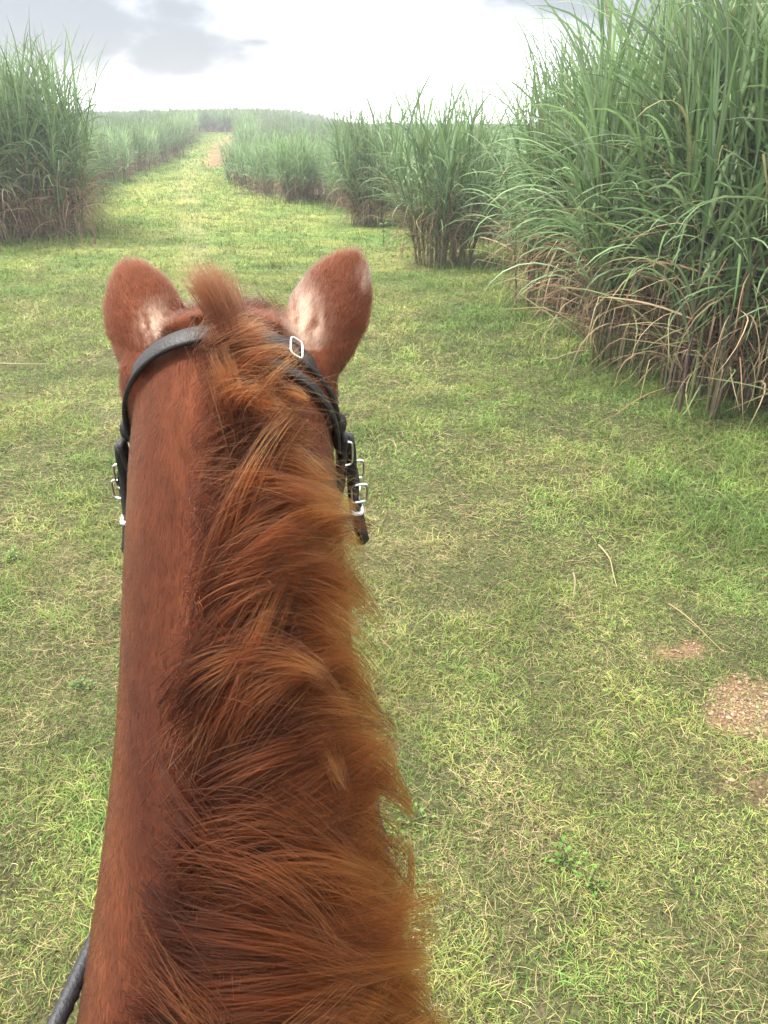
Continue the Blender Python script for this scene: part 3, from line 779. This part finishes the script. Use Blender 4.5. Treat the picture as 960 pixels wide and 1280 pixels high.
def hair_obj(name, P, rad, cols, mat, parent):
    """P (n,k,3), rad (n,k), cols (n,k,3)"""
    n, k, _ = P.shape
    hc = bpy.data.hair_curves.new(name); hc.add_curves([k] * n)
    hc.attributes['position'].data.foreach_set('vector', P.astype(np.float32).ravel())
    ra = hc.attributes.get('radius') or hc.attributes.new('radius', 'FLOAT', 'POINT')
    ra.data.foreach_set('value', rad.astype(np.float32).ravel())
    at = hc.attributes.new('hcol', 'FLOAT_COLOR', 'POINT'); c4 = np.ones((n * k, 4), dtype=np.float32); c4[:, :3] = cols.reshape(-1, 3)
    at.data.foreach_set('color', c4.ravel())
    hc.materials.append(mat)
    o = bpy.data.objects.new(name, hc); COL.objects.link(o); o.parent = parent
    return o

H_ROOT = np.array([.014, .004, .0022]); H_MID = np.array([.082, .0195, .0050]); H_TIP = np.array([.28, .080, .019]); H_DARK = np.array([.007, .0024, .0016])
def build_mane():
    allP, allR, allC = [], [], []
    k = 14; t = np.linspace(0, 1, k)
    def lock_paths(s0, th0, L, psi0, psi1, lift, layer, droop):
        # one row per strand; walks over the neck's surface
        n = len(s0); s = s0.copy(); th = th0.copy(); out = np.zeros((n, k, 3))
        nl = .78
        for j in range(k):
            p = neck_pt(s, th); c = neck_center(s)
            nrm = p - c; nrm /= np.linalg.norm(nrm, axis=-1, keepdims=True)
            h = .003 + layer * np.sin(np.pi * min(1, t[j] * 1.3 + .15) * .5) + lift * t[j] ** 1.5
            q = p + nrm * h[:, None]
            q[:, 2] -= droop * t[j] ** 2
            out[:, j] = q
            psi = psi0 - psi1 * t[j] ** 1.2
            st = L / (k - 1)
            s = np.minimum(s, .985); th = th + st * np.cos(psi) / .135 * np.where(th > 1.5, .6, 1); s = s + st * np.sin(psi) / nl
        return out
    nlock = 290
    for i in range(nlock):
        s = rng.uniform(.12, .82)
        if rng.random() < .3: s = rng.uniform(.12, .6)
        th = rng.normal(np.interp(s, [.3, .65, .85], [-.12, .06, .10]), np.interp(s, [.3, .7], [.17, .10]))
        ns_ = int(rng.uniform(30, 78))
        L = np.interp(s, [.1, .5, .66, .76, .9], [.188, .180, .130, .070, .040]) * rng.choice([rng.uniform(.45, .9), rng.uniform(.85, 1.08), rng.uniform(1.0, 1.15), rng.uniform(1.15, 1.5)], p=[.40, .30, .16, .14])
        psi0 = np.interp(s, [.1, .5, .72, .85, .95], [.22, .38, .75, .55, .1]) + rng.normal(0, .38)
        psi1 = np.interp(s, [.1, .5, .75, 1], [1.05, .85, .85, .7]) + rng.normal(0, .45)
        lift = np.clip(rng.normal(.008, .020), 0, .06); layer = rng.uniform(.002, .034)
        droop = rng.uniform(0, .025)
        s0 = s + rng.normal(0, .017, ns_); th0 = th + rng.normal(0, .085, ns_)
        Lr = L * rng.uniform(.55, 1.10, ns_)
        P = lock_paths(s0, th0, Lr, psi0 + rng.normal(0, .06, ns_), psi1 + rng.normal(0, .10, ns_), lift + rng.normal(0, .004, ns_), layer + rng.uniform(0, .008, ns_), np.full(ns_, droop))
        m = P.mean(0, keepdims=True); cl = (rng.uniform(.55, .95) * t ** .75)[None, :, None]
        P = lerp(P, m, cl)
        ph = rng.uniform(0, 6.28, (ns_, 3, 1)); fq = rng.uniform(3, 9, (ns_, 3, 1))
        P += np.transpose(np.sin(ph + fq * t[None, None]) - np.sin(ph), (0, 2, 1)) * (.0022 * t)[None, :, None]
        tone = rng.random() ** 1.1; gold = np.clip(rng.normal(.50, .45), 0, 1.35)
        tip = lerp(H_MID * lerp(.5, 1.2, tone), H_TIP, gold)
        c = np.where((t < .45)[:, None], lerp(H_ROOT * 1.4 if tone > .3 else H_DARK, H_MID * lerp(.35, 1.45, tone), np.clip(t / .45, 0, 1)[:, None]), lerp(H_MID * lerp(.35, 1.45, tone), tip, np.clip((t - .45) / .55, 0, 1)[:, None]))
        allC.append(np.repeat(c[None], ns_, 0) * rng.uniform(.7, 1.3, (ns_, 1, 1)) * np.interp(s, [.25, .45, .62, .75], [1.35, 1.2, .85, .55])); allP.append(P)
        allR.append(np.repeat(((1 - .75 * t ** 1.5))[None], ns_, 0) * rng.uniform(.00022, .00042, (ns_, 1)))
    # dense short dark under hair along the crest
    n = 6500
    s0 = rng.uniform(.10, .87, n); th0 = np.clip(rng.normal(0, .13, n), -.22, .4) + np.interp(s0, [.1, .3, .65, .85], [-.16, -.10, .0, .06])
    P = lock_paths(s0, th0, rng.uniform(.03, .10, n) * np.interp(s0, [.6, .8], [1, .5]), rng.normal(.5, .45, n), rng.normal(.4, .3, n), rng.uniform(0, .02, n), rng.uniform(.002, .012, n), np.zeros(n))
    c = lerp(H_ROOT * 2.2, H_MID * .8, t[:, None]); allP.append(P); allC.append(np.repeat(c[None], n, 0) * rng.uniform(.6, 1.4, (n, 1, 1))); allR.append(np.repeat((1 - .7 * t)[None], n, 0) * rng.uniform(.00016, .00028, (n, 1)))
    # single flyaways
    n = 480
    s0 = rng.uniform(.12, .84, n); th0 = rng.normal(.05, .17, n) + np.interp(s0, [.5, .85], [0, .2])
    P = lock_paths(s0, th0, rng.uniform(.10, .30, n) * np.interp(s0, [.1, .6, .75, 1], [.95, .85, .35, .2]), rng.normal(.3, .4, n), rng.normal(.8, .7, n), np.abs(rng.normal(.03, .03, n)), rng.uniform(.005, .03, n), rng.uniform(0, .04, n))
    c = lerp(H_MID * .7, H_TIP, t[:, None]); allP.append(P); allC.append(np.repeat(c[None], n, 0) * rng.uniform(.7, 1.2, (n, 1, 1))); allR.append(np.repeat((1 - .7 * t)[None], n, 0) * rng.uniform(.00014, .00024, (n, 1)))
    # broken pale tufts standing up out of the roots
    for i in range(30):
        s = rng.uniform(.16, .74); th = np.clip(rng.normal(.06, .2), -.16, .5); m = int(rng.uniform(10, 24))
        p0 = neck_pt(np.full(m, s) + rng.normal(0, .008, m), np.full(m, th) + rng.normal(0, .05, m))
        nrm = p0 - neck_center(np.full(m, s)); nrm /= np.linalg.norm(nrm, axis=-1, keepdims=True)
        lean = np.array([rng.normal(.45, .4), rng.normal(-.05, .5), rng.normal(.2, .2)]); L = rng.uniform(.022, .052) * rng.uniform(.5, 1.15, m)
        d = .7 * nrm + .6 * lean + rng.normal(0, .20, (m, 3)); cv = np.array([rng.normal(.4, .8), rng.normal(0, .5), -.5])
        P = p0[:, None] + L[:, None, None] * (d[:, None] * t[None, :, None] + .6 * cv * (t ** 2)[None, :, None] + rng.normal(0, .12, (m, 1, 3)) * (t ** 2)[None, :, None])
        P[..., 2] += .012
        tip = lerp(H_TIP, np.array([.36, .15, .05]), rng.random()); c = lerp(H_MID * .8, tip, t[:, None])
        allP.append(P); allC.append(np.repeat(c[None], m, 0)); allR.append(np.repeat((1 - .7 * t)[None], m, 0) * rng.uniform(.00016, .00028, (m, 1)))
    # upright tuft between the ears, blown to the left
    n = 1000; r1 = rng.normal(0, 1, n); r2 = rng.normal(0, 1, n)
    r1 = np.clip(r1, -2, 2); r2 = np.clip(r2, -2, 2); b = np.stack([0.014 + .008 * r1, .830 + .015 * r2, np.full(n, 2.084)], -1)
    L = rng.uniform(.075, .108, n)
    d = np.stack([-.12 + .03 * r1 + rng.normal(0, .022, n), .34 + .10 * r2 + rng.normal(0, .035, n), .85 + rng.normal(0, .04, n)], -1)
    cv = np.stack([np.full(n, -.17) + rng.normal(0, .04, n), np.full(n, .06), np.full(n, -.14)], -1)
    P = b[:, None] + L[:, None, None] * (d[:, None] * t[None, :, None] + cv[:, None] * (t ** 2)[None, :, None])
    c = lerp(H_DARK * 1.5, np.array([.042, .013, .0045]), t[:, None]); allP.append(P); allC.append(np.repeat(c[None], n, 0) * rng.uniform(.6, 1.35, (n, 1, 1))); allR.append(np.repeat((1 - .7 * t)[None], n, 0) * rng.uniform(.00026, .00042, (n, 1)))
    # hair swept forward and to the right across the headpiece
    n = 900; s0 = rng.uniform(.86, .93, n); th0 = rng.normal(.0, .10, n)
    P = lock_paths(s0, th0, rng.uniform(.025, .05, n), rng.normal(.75, .35, n), rng.normal(.6, .4, n), rng.uniform(0, .02, n), rng.uniform(.008, .022, n), np.zeros(n))
    c = lerp(H_ROOT, np.array([.08, .024, .008]), t[:, None]); allP.append(P); allC.append(np.repeat(c[None], n, 0) * rng.uniform(.6, 1.35, (n, 1, 1))); allR.append(np.repeat((1 - .7 * t)[None], n, 0) * rng.uniform(.00016, .00026, (n, 1)))
    P = np.concatenate(allP); print('mane strands', len(P))
    hair_obj('mane', P, np.concatenate(allR), np.clip(np.concatenate(allC), 0, .9), M_MANE, horse)
    # forelock on the face
    n = 900; k2 = t
    b = np.stack([rng.normal(0, .02, n), .90 + rng.normal(0, .012, n), np.full(n, 2.108)], -1)
    x = np.stack([b[:, 0:1] * (1 + 1.5 * k2), b[:, 1:2] + .16 * k2 + .02 * np.sin(3 * k2), b[:, 2:3] + .03 * np.sin(3.1 * k2) - .22 * k2 ** 1.5], -1)
    hair_obj('forelock', x + rng.normal(0, .004, (n, 1, 3)), np.full((n, 14), .0002), np.repeat(lerp(H_MID * .6, H_MID, t[:, None])[None], n, 0), M_MANE, horse)
    n = 1200
    b = np.stack([rng.normal(0, .025, n), -1.34 + rng.normal(0, .012, n), 1.27 + rng.normal(0, .02, n)], -1)
    x = np.stack([b[:, 0:1] * (1 + 1.6 * k2), b[:, 1:2] - .17 * np.sin(2.2 * k2), b[:, 2:3] - .80 * k2 ** 1.15 * rng.uniform(.75, 1, (n, 1))], -1)
    hair_obj('tail', x + rng.normal(0, .01, (n, 1, 3)) * k2[None, :, None], np.full((n, 14), .0006), np.repeat(lerp(H_ROOT, H_MID, t[:, None])[None], n, 0), M_MANE, horse)
build_mane()

def build_coat():
    nf = len(body_me.polygons)
    ar = np.zeros(nf, dtype=np.float32); body_me.polygons.foreach_get('area', ar)
    ce = np.zeros(nf * 3, dtype=np.float32); body_me.polygons.foreach_get('center', ce); ce = ce.reshape(-1, 3)
    no = np.zeros(nf * 3, dtype=np.float32); body_me.polygons.foreach_get('normal', no); no = no.reshape(-1, 3)
    isear = (ce[:, 2] > 2.07) & (np.abs(ce[:, 0]) > .045) & (ce[:, 1] > .85)
    w = ar * ((ce[:, 1] > .28) & (ce[:, 2] > 1.35)) * np.where(isear, 2.2, 1.0) * np.where(ce[:, 1] > 1.05, .25, 1)
    n = 190000
    idx = rng.choice(nf, n, p=w / w.sum())
    p = ce[idx] + rng.normal(0, .0025, (n, 3)); nr = no[idx]; p -= nr * np.sum((p - ce[idx]) * nr, -1, keepdims=True)
    ie = isear[idx]
    flow = np.where(ie[:, None], np.array([0, .75, .65]) + np.sign(p[:, :1]) * np.array([.35, 0, 0]), np.array([0, -.72, -.70]))
    flow = flow + np.stack([fnoise(p[:, 1], p[:, 2], .06, 600, 2) - .5, fnoise(p[:, 0], p[:, 2], .06, 610, 2) - .5, fnoise(p[:, 0], p[:, 1], .06, 620, 2) - .5], -1) * .8 + rng.normal(0, .22, (n, 3))
    flow -= nr * np.sum(flow * nr, -1, keepdims=True); flow /= np.linalg.norm(flow, axis=-1, keepdims=True) + 1e-6
    L = rng.uniform(.006, .011, n) * np.where(ie, 1.1, 1.0)
    t = np.array([0, .4, .75, 1.0])
    lift = np.where(ie, .42, .26) * rng.uniform(.6, 1.4, n)
    P = p[:, None] - nr[:, None] * .0006 + L[:, None, None] * (flow[:, None] * t[None, :, None] + nr[:, None] * (lift[:, None] * np.array([0, .55, .8, .85])[None])[..., None])
    c = coat_col(p) * rng.uniform(.6, 1.45, (n, 1)) * .5
    C = np.clip(c[:, None] * np.array([.8, 1, 1.1, 1.2])[None, :, None], 0, .92)
    rad = np.repeat(np.array([1, .9, .6, .15])[None], n, 0) * rng.uniform(.00011, .00019, (n, 1))
    hair_obj('coat', P, rad, C, M_COAT, horse)
build_coat()

def sphere_mesh(r, sc=(1, 1, 1)):
    bm = bmesh.new(); bmesh.ops.create_uvsphere(bm, u_segments=24, v_segments=14, radius=r)
    for v in bm.verts: v.co = Vector((v.co.x * sc[0], v.co.y * sc[1], v.co.z * sc[2]))
    for f in bm.faces: f.smooth = True
    me = bpy.data.meshes.new('part'); bm.to_mesh(me); bm.free(); return me
for sx in (-1, 1):
    e = link('eye', sphere_mesh(.022), M_EYE, horse); e.location = (sx * .100, 1.035, 1.945)
    for u in (.39, -1.05):
        bm = bmesh.new(); bmesh.ops.create_cone(bm, cap_ends=True, segments=24, radius1=.066, radius2=.050, depth=.075)
        for v in bm.verts:
            v.co.y *= 1.1; v.co.y += (.0 if v.co.z > 0 else .018)
        me = bpy.data.meshes.new('hoof'); bm.to_mesh(me); bm.free()
        h = link('hoof', me, M_HOOF, horse); h.location = (sx * .14, u, .0375 + .0)

# ------------------------------------------------------------------ bridle
bridle = empty('bridle', (HX, 0, 0), HROT)
tag(bridle, 'black leather bridle with silver buckles worn on the horse head', 'bridle')

def surf(p, out=.004):
    """push a rough point onto the skin"""
    loc, nr, i, d = skull.find_nearest(Vector(p))
    return loc + nr * out, nr
def smooth_path(pts, n):
    return [Vector(q) for q in catmull([tuple(p) for p in pts], n)]
def strap(name, path, width, thick, mat=M_LEATHER, project=True, out=.004, wrap=None, nrm_fn=None, parent=None, flat_axis=None):
    pts, nrs = [], []
    for p in path:
        if project:
            q, nr = surf(p, out)
        else:
            q = Vector(p); nr = surf(p)[1]
        pts.append(q); nrs.append(nr)
    for _ in range(4):     # even the path out so leather does not follow every dent
        pts = [pts[0]] + [(pts[i - 1] + pts[i] * 2 + pts[i + 1]) / 4 for i in range(1, len(pts) - 1)] + [pts[-1]]
        nrs = [nrs[0]] + [((nrs[i - 1] + nrs[i] * 2 + nrs[i + 1]) / 4).normalized() for i in range(1, len(nrs) - 1)] + [nrs[-1]]
    V = []; ns = 12; n = len(pts)
    for i in range(n):
        d = (pts[min(i + 1, n - 1)] - pts[max(i - 1, 0)]).normalized()
        nr = (nrs[i] - d * nrs[i].dot(d)).normalized(); sd = d.cross(nr)
        for j in range(ns):
            a = 2 * math.pi * j / ns; ca, sa = math.cos(a), math.sin(a)
            V.append(pts[i] + sd * (math.copysign(abs(ca) ** .35, ca) * width / 2) + nr * (math.copysign(abs(sa) ** .6, sa) * thick / 2))
    Fq = [(i * ns + j, i * ns + (j + 1) % ns, (i + 1) * ns + (j + 1) % ns, (i + 1) * ns + j) for i in range(n - 1) for j in range(ns)]
    me = bpy.data.meshes.new(name); me.from_pydata([v[:] for v in V], [], Fq + [tuple(range(ns))[::-1], tuple(range((n - 1) * ns, n * ns))])
    me.polygons.foreach_set('use_smooth', np.ones(len(me.polygons), dtype=bool)); me.update()
    return link(name, me, mat, parent or bridle), pts, nrs

def ring(name, center, xa, ya, w, h, r, mat=M_STEEL, tongue=True, parent=None):
    """rounded rectangular wire frame in the plane of xa, ya"""
    c = Vector(center); xa = Vector(xa).normalized(); ya = Vector(ya); ya = (ya - xa * ya.dot(xa)).normalized()
    pts = []
    n = 40
    for i in range(n):
        a = 2 * math.pi * i / n; ca, sa = math.cos(a), math.sin(a)
        pts.append(c + xa * (math.copysign(abs(ca) ** .45, ca) * w / 2) + ya * (math.copysign(abs(sa) ** .45, sa) * h / 2))
    bm = bmesh.new(); rings = []; zz = xa.cross(ya)
    for i in range(n):
        d = (pts[(i + 1) % n] - pts[i - 1]).normalized(); s = d.cross(zz)
        rings.append([bm.verts.new(pts[i] + (s * math.cos(q) + zz * math.sin(q)) * r) for q in np.linspace(0, 2 * math.pi, 8, endpoint=False)])
    for i in range(n):
        a, b = rings[i], rings[(i + 1) % n]
        for j in range(8): bm.faces.new((a[j], a[(j + 1) % 8], b[(j + 1) % 8], b[j]))
    if tongue:
        a = c - ya * h / 2; b = c + ya * h / 2 + zz * r
        sd = xa * r * .7; up = zz * r * .7
        q0 = [bm.verts.new(a + sd * i + up * j) for i, j in ((-1, -1), (1, -1), (1, 1), (-1, 1))]; q1 = [bm.verts.new(b + sd * i + up * j) for i, j in ((-1, -1), (1, -1), (1, 1), (-1, 1))]
        for j in range(4): bm.faces.new((q0[j], q0[(j + 1) % 4], q1[(j + 1) % 4], q1[j]))
        bm.faces.new(q0[::-1]); bm.faces.new(q1)
    bmesh.ops.recalc_face_normals(bm, faces=bm.faces)
    for f in bm.faces: f.smooth = True
    me = bpy.data.meshes.new(name); bm.to_mesh(me); bm.free()
    return link(name, me, mat, parent or bridle)

def hoop(center_u, center_z, up, phis, r=.3):
    """points outside the head in the plane that holds the x axis and 'up'"""
    c = Vector((0, center_u, center_z)); up = Vector((0, up[0], up[1])).normalized(); out = []
    for ph in phis:
        d = up * math.cos(ph) + Vector((1, 0, 0)) * math.sin(ph)
        hit = skull.ray_cast(c + d * r, -d)
        out.append(hit[0] if hit[0] is not None else c + d * .11)
    return out

# headpiece: over the poll behind the ears
crown_pts = hoop(.890, 1.97, (-.45, .89), np.linspace(-1.72, 1.72, 60))
strap('headpiece', crown_pts, .023, .0065, out=.0125)
# narrower throat strap riding just behind it
throat_pts = hoop(.868, 1.955, (-.46, .89), np.linspace(.15, 1.7, 40))
strap('throat_strap', throat_pts, .014, .006, out=.009)
for sx in (-1, 1):
    ox = .012 if sx < 0 else .006
    # cheek strap from the headpiece to the bit
    cp_ = smooth_path([(sx * .112, .925, 1.965), (sx * .118, .965, 1.90), (sx * .112, 1.00, 1.83), (sx * .09, 1.07, 1.74), (sx * .072, 1.13, 1.665)], 30)
    _, cpts, cnr = strap('cheek_strap', cp_, .022, .007, out=.012 + ox)
    # throat strap end hanging behind the jowl
    lo = [(sx * .122, .892, 1.955), (sx * .130, .905, 1.90), (sx * .132, .915, 1.845), (sx * .112, .935, 1.79), (sx * .05, .955, 1.765), (0, .96, 1.76)]
    strap('throat_strap', smooth_path(lo, 34), .016, .008, out=.014 + ox)
    bx = sx * .128
    # loose end of the strap with a pale keeper
    tail = [(sx * (.131 + ox), .915, 1.945), (sx * (.136 + ox), .922, 1.89), (sx * (.138 + ox), .928, 1.845), (sx * (.149 + ox), .930, 1.785)]
    strap('strap_end', smooth_path(tail, 16), .017, .012, project=False)
    ring('keeper', (sx * (.1400 + ox), .927, 1.836), (0, 1, .2), (sx, 0, 0), .020, .013, .003, M_KEEP, False)
    for (uu, zz, ww, hh, oo) in (((.920, 1.898, .026, .034, .142), (.926, 1.878, .026, .026, .149)) if sx < 0 else ((.905, 1.925, .024, .032, .131), (.928, 1.893, .026, .026, .146), (.921, 1.862, .026, .026, .150))):
        ring('buckle', (sx * (oo - .006 + ox), uu, zz), (1, .25 * sx, 0), (.12 * sx, .10, -.97), ww * .85, hh, .0017)
    ring('buckle', (sx * .110, .90, 2.00), (.3 * sx, .9, .2), (-.5 * sx, -.25, .85), .026, .022, .0019)
    # folded leather knob under the ear
    kn = link('strap_knot', sphere_mesh(.010, (.9, 1, 1.5)), M_LEATHER, bridle); kn.location = (sx * (.120 + ox), .914, 1.962)
    b_ = ring('bit', (sx * .075, 1.15, 1.635), (0, 1, -.3), (0, .3, 1), .07, .07, .0035, M_STEEL, False)
# big buckle on top of the headpiece, right of the mane
tq = (crown_pts[41] - crown_pts[37]).normalized(); q, nr = surf(crown_pts[39], .0175)
ring('buckle', q, nr.cross(tq), tq, .026, .016, .0012, M_STEEL, False)
# brow band and noseband
strap('brow_band', hoop(.985, 1.99, (.62, .78), np.linspace(-1.6, 1.6, 40)), .022, .006, out=.006)
strap('noseband', hoop(1.115, 1.745, (.80, .6), np.linspace(-3.1, 3.1, 60)), .024, .006, out=.006)

def rein(pts, parent):
    P = np.array([q[:] for q in smooth_path(pts, 120)])
    tt = np.linspace(0, 1, 120)
    r = .0088 * (1 + .10 * np.sin(tt * 420))
    r = r[None]
    V, Fq, C = tubes(P[None], r, np.full((1, 120, 3), .02), 12)
    return link('rein', mesh_np('rein', V, Fq, C), M_RUBBER, parent)
rein([(-.079, 1.15, 1.625), (-.11, 1.02, 1.60), (-.135, .85, 1.57), (-.144, .68, 1.53), (-.154, .58, 1.525), (-.168, .51, 1.521), (-.184, .44, 1.514), (-.200, .33, 1.49), (-.13, .20, 1.535), (-.03, .14, 1.545), (0, .13, 1.548)], bridle)
rein([(.079, 1.15, 1.625), (.105, 1.02, 1.59), (.135, .85, 1.53), (.155, .70, 1.48), (.165, .58, 1.455), (.178, .45, 1.44), (.192, .33, 1.45), (.13, .20, 1.535), (.03, .14, 1.545), (0, .13, 1.548)], bridle)

# ------------------------------------------------------------------ air
bm = bmesh.new(); bmesh.ops.create_cube(bm, size=1)
for v in bm.verts: v.co = Vector((v.co.x * 560, v.co.y * 330 + 115, (v.co.z + .5) * 9.0 - 1.8))
me = bpy.data.meshes.new('haze'); bm.to_mesh(me); bm.free()
hm, nt, out = new_mat('haze_air')
pv = N(nt, 'ShaderNodeVolumePrincipled'); pv.inputs['Color'].default_value = (.93, .95, .97, 1); pv.inputs['Density'].default_value = .0016; pv.inputs['Anisotropy'].default_value = 0
nt.links.new(pv.outputs[0], out.inputs['Volume'])
haze = link('haze', me, hm); tag(haze, 'pale humid haze over the fields', 'haze', kind='stuff')

# ------------------------------------------------------------------ sky, sun
SUN_AZ, SUN_EL = R(-82), R(60)      # azimuth from +Y (ahead) towards +X (right)
w = bpy.data.worlds.new('World'); S.world = w; w.use_nodes = True
nt = w.node_tree; nt.nodes.clear()
wo = N(nt, 'ShaderNodeOutputWorld'); bg = N(nt, 'ShaderNodeBackground'); bg.inputs['Strength'].default_value = .1
sky = N(nt, 'ShaderNodeTexSky'); sky.sky_type = 'NISHITA'; sky.sun_disc = False; sky.sun_elevation = SUN_EL; sky.sun_rotation = SUN_AZ; sky.dust_density = 3.0
tc = N(nt, 'ShaderNodeTexCoord')
sep = N(nt, 'ShaderNodeSeparateXYZ'); nt.links.new(tc.outputs['Generated'], sep.inputs[0])
# cloud layer: white sheet with grey-bellied patches
noi = N(nt, 'ShaderNodeTexNoise'); noi.inputs['Scale'].default_value = 8; noi.inputs['Detail'].default_value = 9; noi.inputs['Roughness'].default_value = .55
mp = N(nt, 'ShaderNodeMapping'); mp.inputs['Scale'].default_value = (1, 1, 2.2); mp.inputs['Location'].default_value = (0.3, .1, 0)
nt.links.new(tc.outputs['Generated'], mp.inputs['Vector']); nt.links.new(mp.outputs[0], noi.inputs['Vector'])
def vdir(px, py):
    v = (640 - py) / F; d = Vector(((px - 480) / F, cp + v * sp, -sp + v * cp)); return d.normalized()
dark = None
def M(op, a, b=None):
    n = N(nt, 'ShaderNodeMath', operation=op)
    for i, q in enumerate((a, b)):
        if q is None: continue
        if isinstance(q, (int, float)): n.inputs[i].default_value = q
        else: nt.links.new(q, n.inputs[i])
    return n.outputs[0]
for (px, py, rx, rz, amp) in ((50, 5, .22, .075, 3.2), (205, 68, .13, .05, 2.5), (110, 40, .15, .06, 2.6), (320, 52, .12, .02, 1.5), (0, 70, .13, .06, 1.6), (940, 20, .24, .08, 2.8), (690, 0, .17, .065, 2.6), (20, -60, .4, .06, 1.3), (820, -80, .45, .07, 1.2)):
    c = vdir(px, py)
    df = N(nt, 'ShaderNodeVectorMath', operation='SUBTRACT'); nt.links.new(tc.outputs['Generated'], df.inputs[0]); df.inputs[1].default_value = c
    dv = N(nt, 'ShaderNodeVectorMath', operation='DIVIDE'); nt.links.new(df.outputs[0], dv.inputs[0]); dv.inputs[1].default_value = (rx, rx, rz)
    ln = N(nt, 'ShaderNodeVectorMath', operation='LENGTH'); nt.links.new(dv.outputs[0], ln.inputs[0])
    g_ = M('MULTIPLY', M('MAXIMUM', M('SUBTRACT', 1.35, ln.outputs['Value']), 0.0), amp)
    dark = g_ if dark is None else M('MAXIMUM', dark, g_)
nz = M('MULTIPLY', M('SUBTRACT', noi.outputs['Fac'], .5), 4.0)
dk = N(nt, 'ShaderNodeMapRange'); dk.interpolation_type = 'SMOOTHSTEP'; dk.inputs['From Min'].default_value = .05; dk.inputs['From Max'].default_value = 2.9
nt.links.new(M('ADD', M('MULTIPLY', dark, 1.0), M('MULTIPLY', nz, M('MINIMUM', M('MULTIPLY', dark, 2.0), .9))), dk.inputs['Value'])
mix = N(nt, 'ShaderNodeMix'); mix.data_type = 'RGBA'
CLOUD_W = (9.6, 9.8, 10.2, 1); CLOUD_G = (1.15, 1.22, 1.36, 1)
mix.inputs['A'].default_value = CLOUD_W; mix.inputs['B'].default_value = CLOUD_G
nt.links.new(dk.outputs[0], mix.inputs['Factor'])
cov = N(nt, 'ShaderNodeMix'); cov.data_type = 'RGBA'; cov.inputs['Factor'].default_value = .88   # cloud cover over the clear sky
nt.links.new(sky.outputs[0], cov.inputs['A']); nt.links.new(mix.outputs['Result'], cov.inputs['B'])
nt.links.new(cov.outputs['Result'], bg.inputs['Color']); nt.links.new(bg.outputs[0], wo.inputs['Surface'])
sl = bpy.data.lights.new('sun', 'SUN'); sl.energy = 2.8; sl.angle = R(9); sl.color = (1, .95, .87)
so = bpy.data.objects.new('sun', sl); COL.objects.link(so)
so.rotation_euler = Vector((math.sin(SUN_AZ) * math.cos(SUN_EL), math.cos(SUN_AZ) * math.cos(SUN_EL), math.sin(SUN_EL))).to_track_quat('Z', 'Y').to_euler()

# ------------------------------------------------------------------ camera, render
cd = bpy.data.cameras.new('camera'); cam = bpy.data.objects.new('camera', cd); COL.objects.link(cam)
cam.location = (0, 0, CAMZ); cam.rotation_euler = (math.pi / 2 - PITCH, 0, 0)
cd.sensor_fit = 'VERTICAL'; cd.sensor_height = 32; cd.lens = 32 * F / 1280; cd.clip_start = .02; cd.clip_end = 3000
S.camera = cam
vs = S.view_settings; S.display_settings.display_device = 'sRGB'; vs.view_transform = 'Standard'; vs.look = 'None'; vs.gamma = 1; vs.exposure = 2.0; vs.use_curve_mapping = False
S.render.engine = 'CYCLES'
cy = S.cycles; cy.use_denoising = True; cy.max_bounces = 6; cy.diffuse_bounces = 3; cy.glossy_bounces = 2; cy.transmission_bounces = 4; cy.volume_bounces = 0; cy.transparent_max_bounces = 8
cy.volume_step_rate = 10
try:
    cy.denoiser = 'OPENIMAGEDENOISE'
except Exception: pass
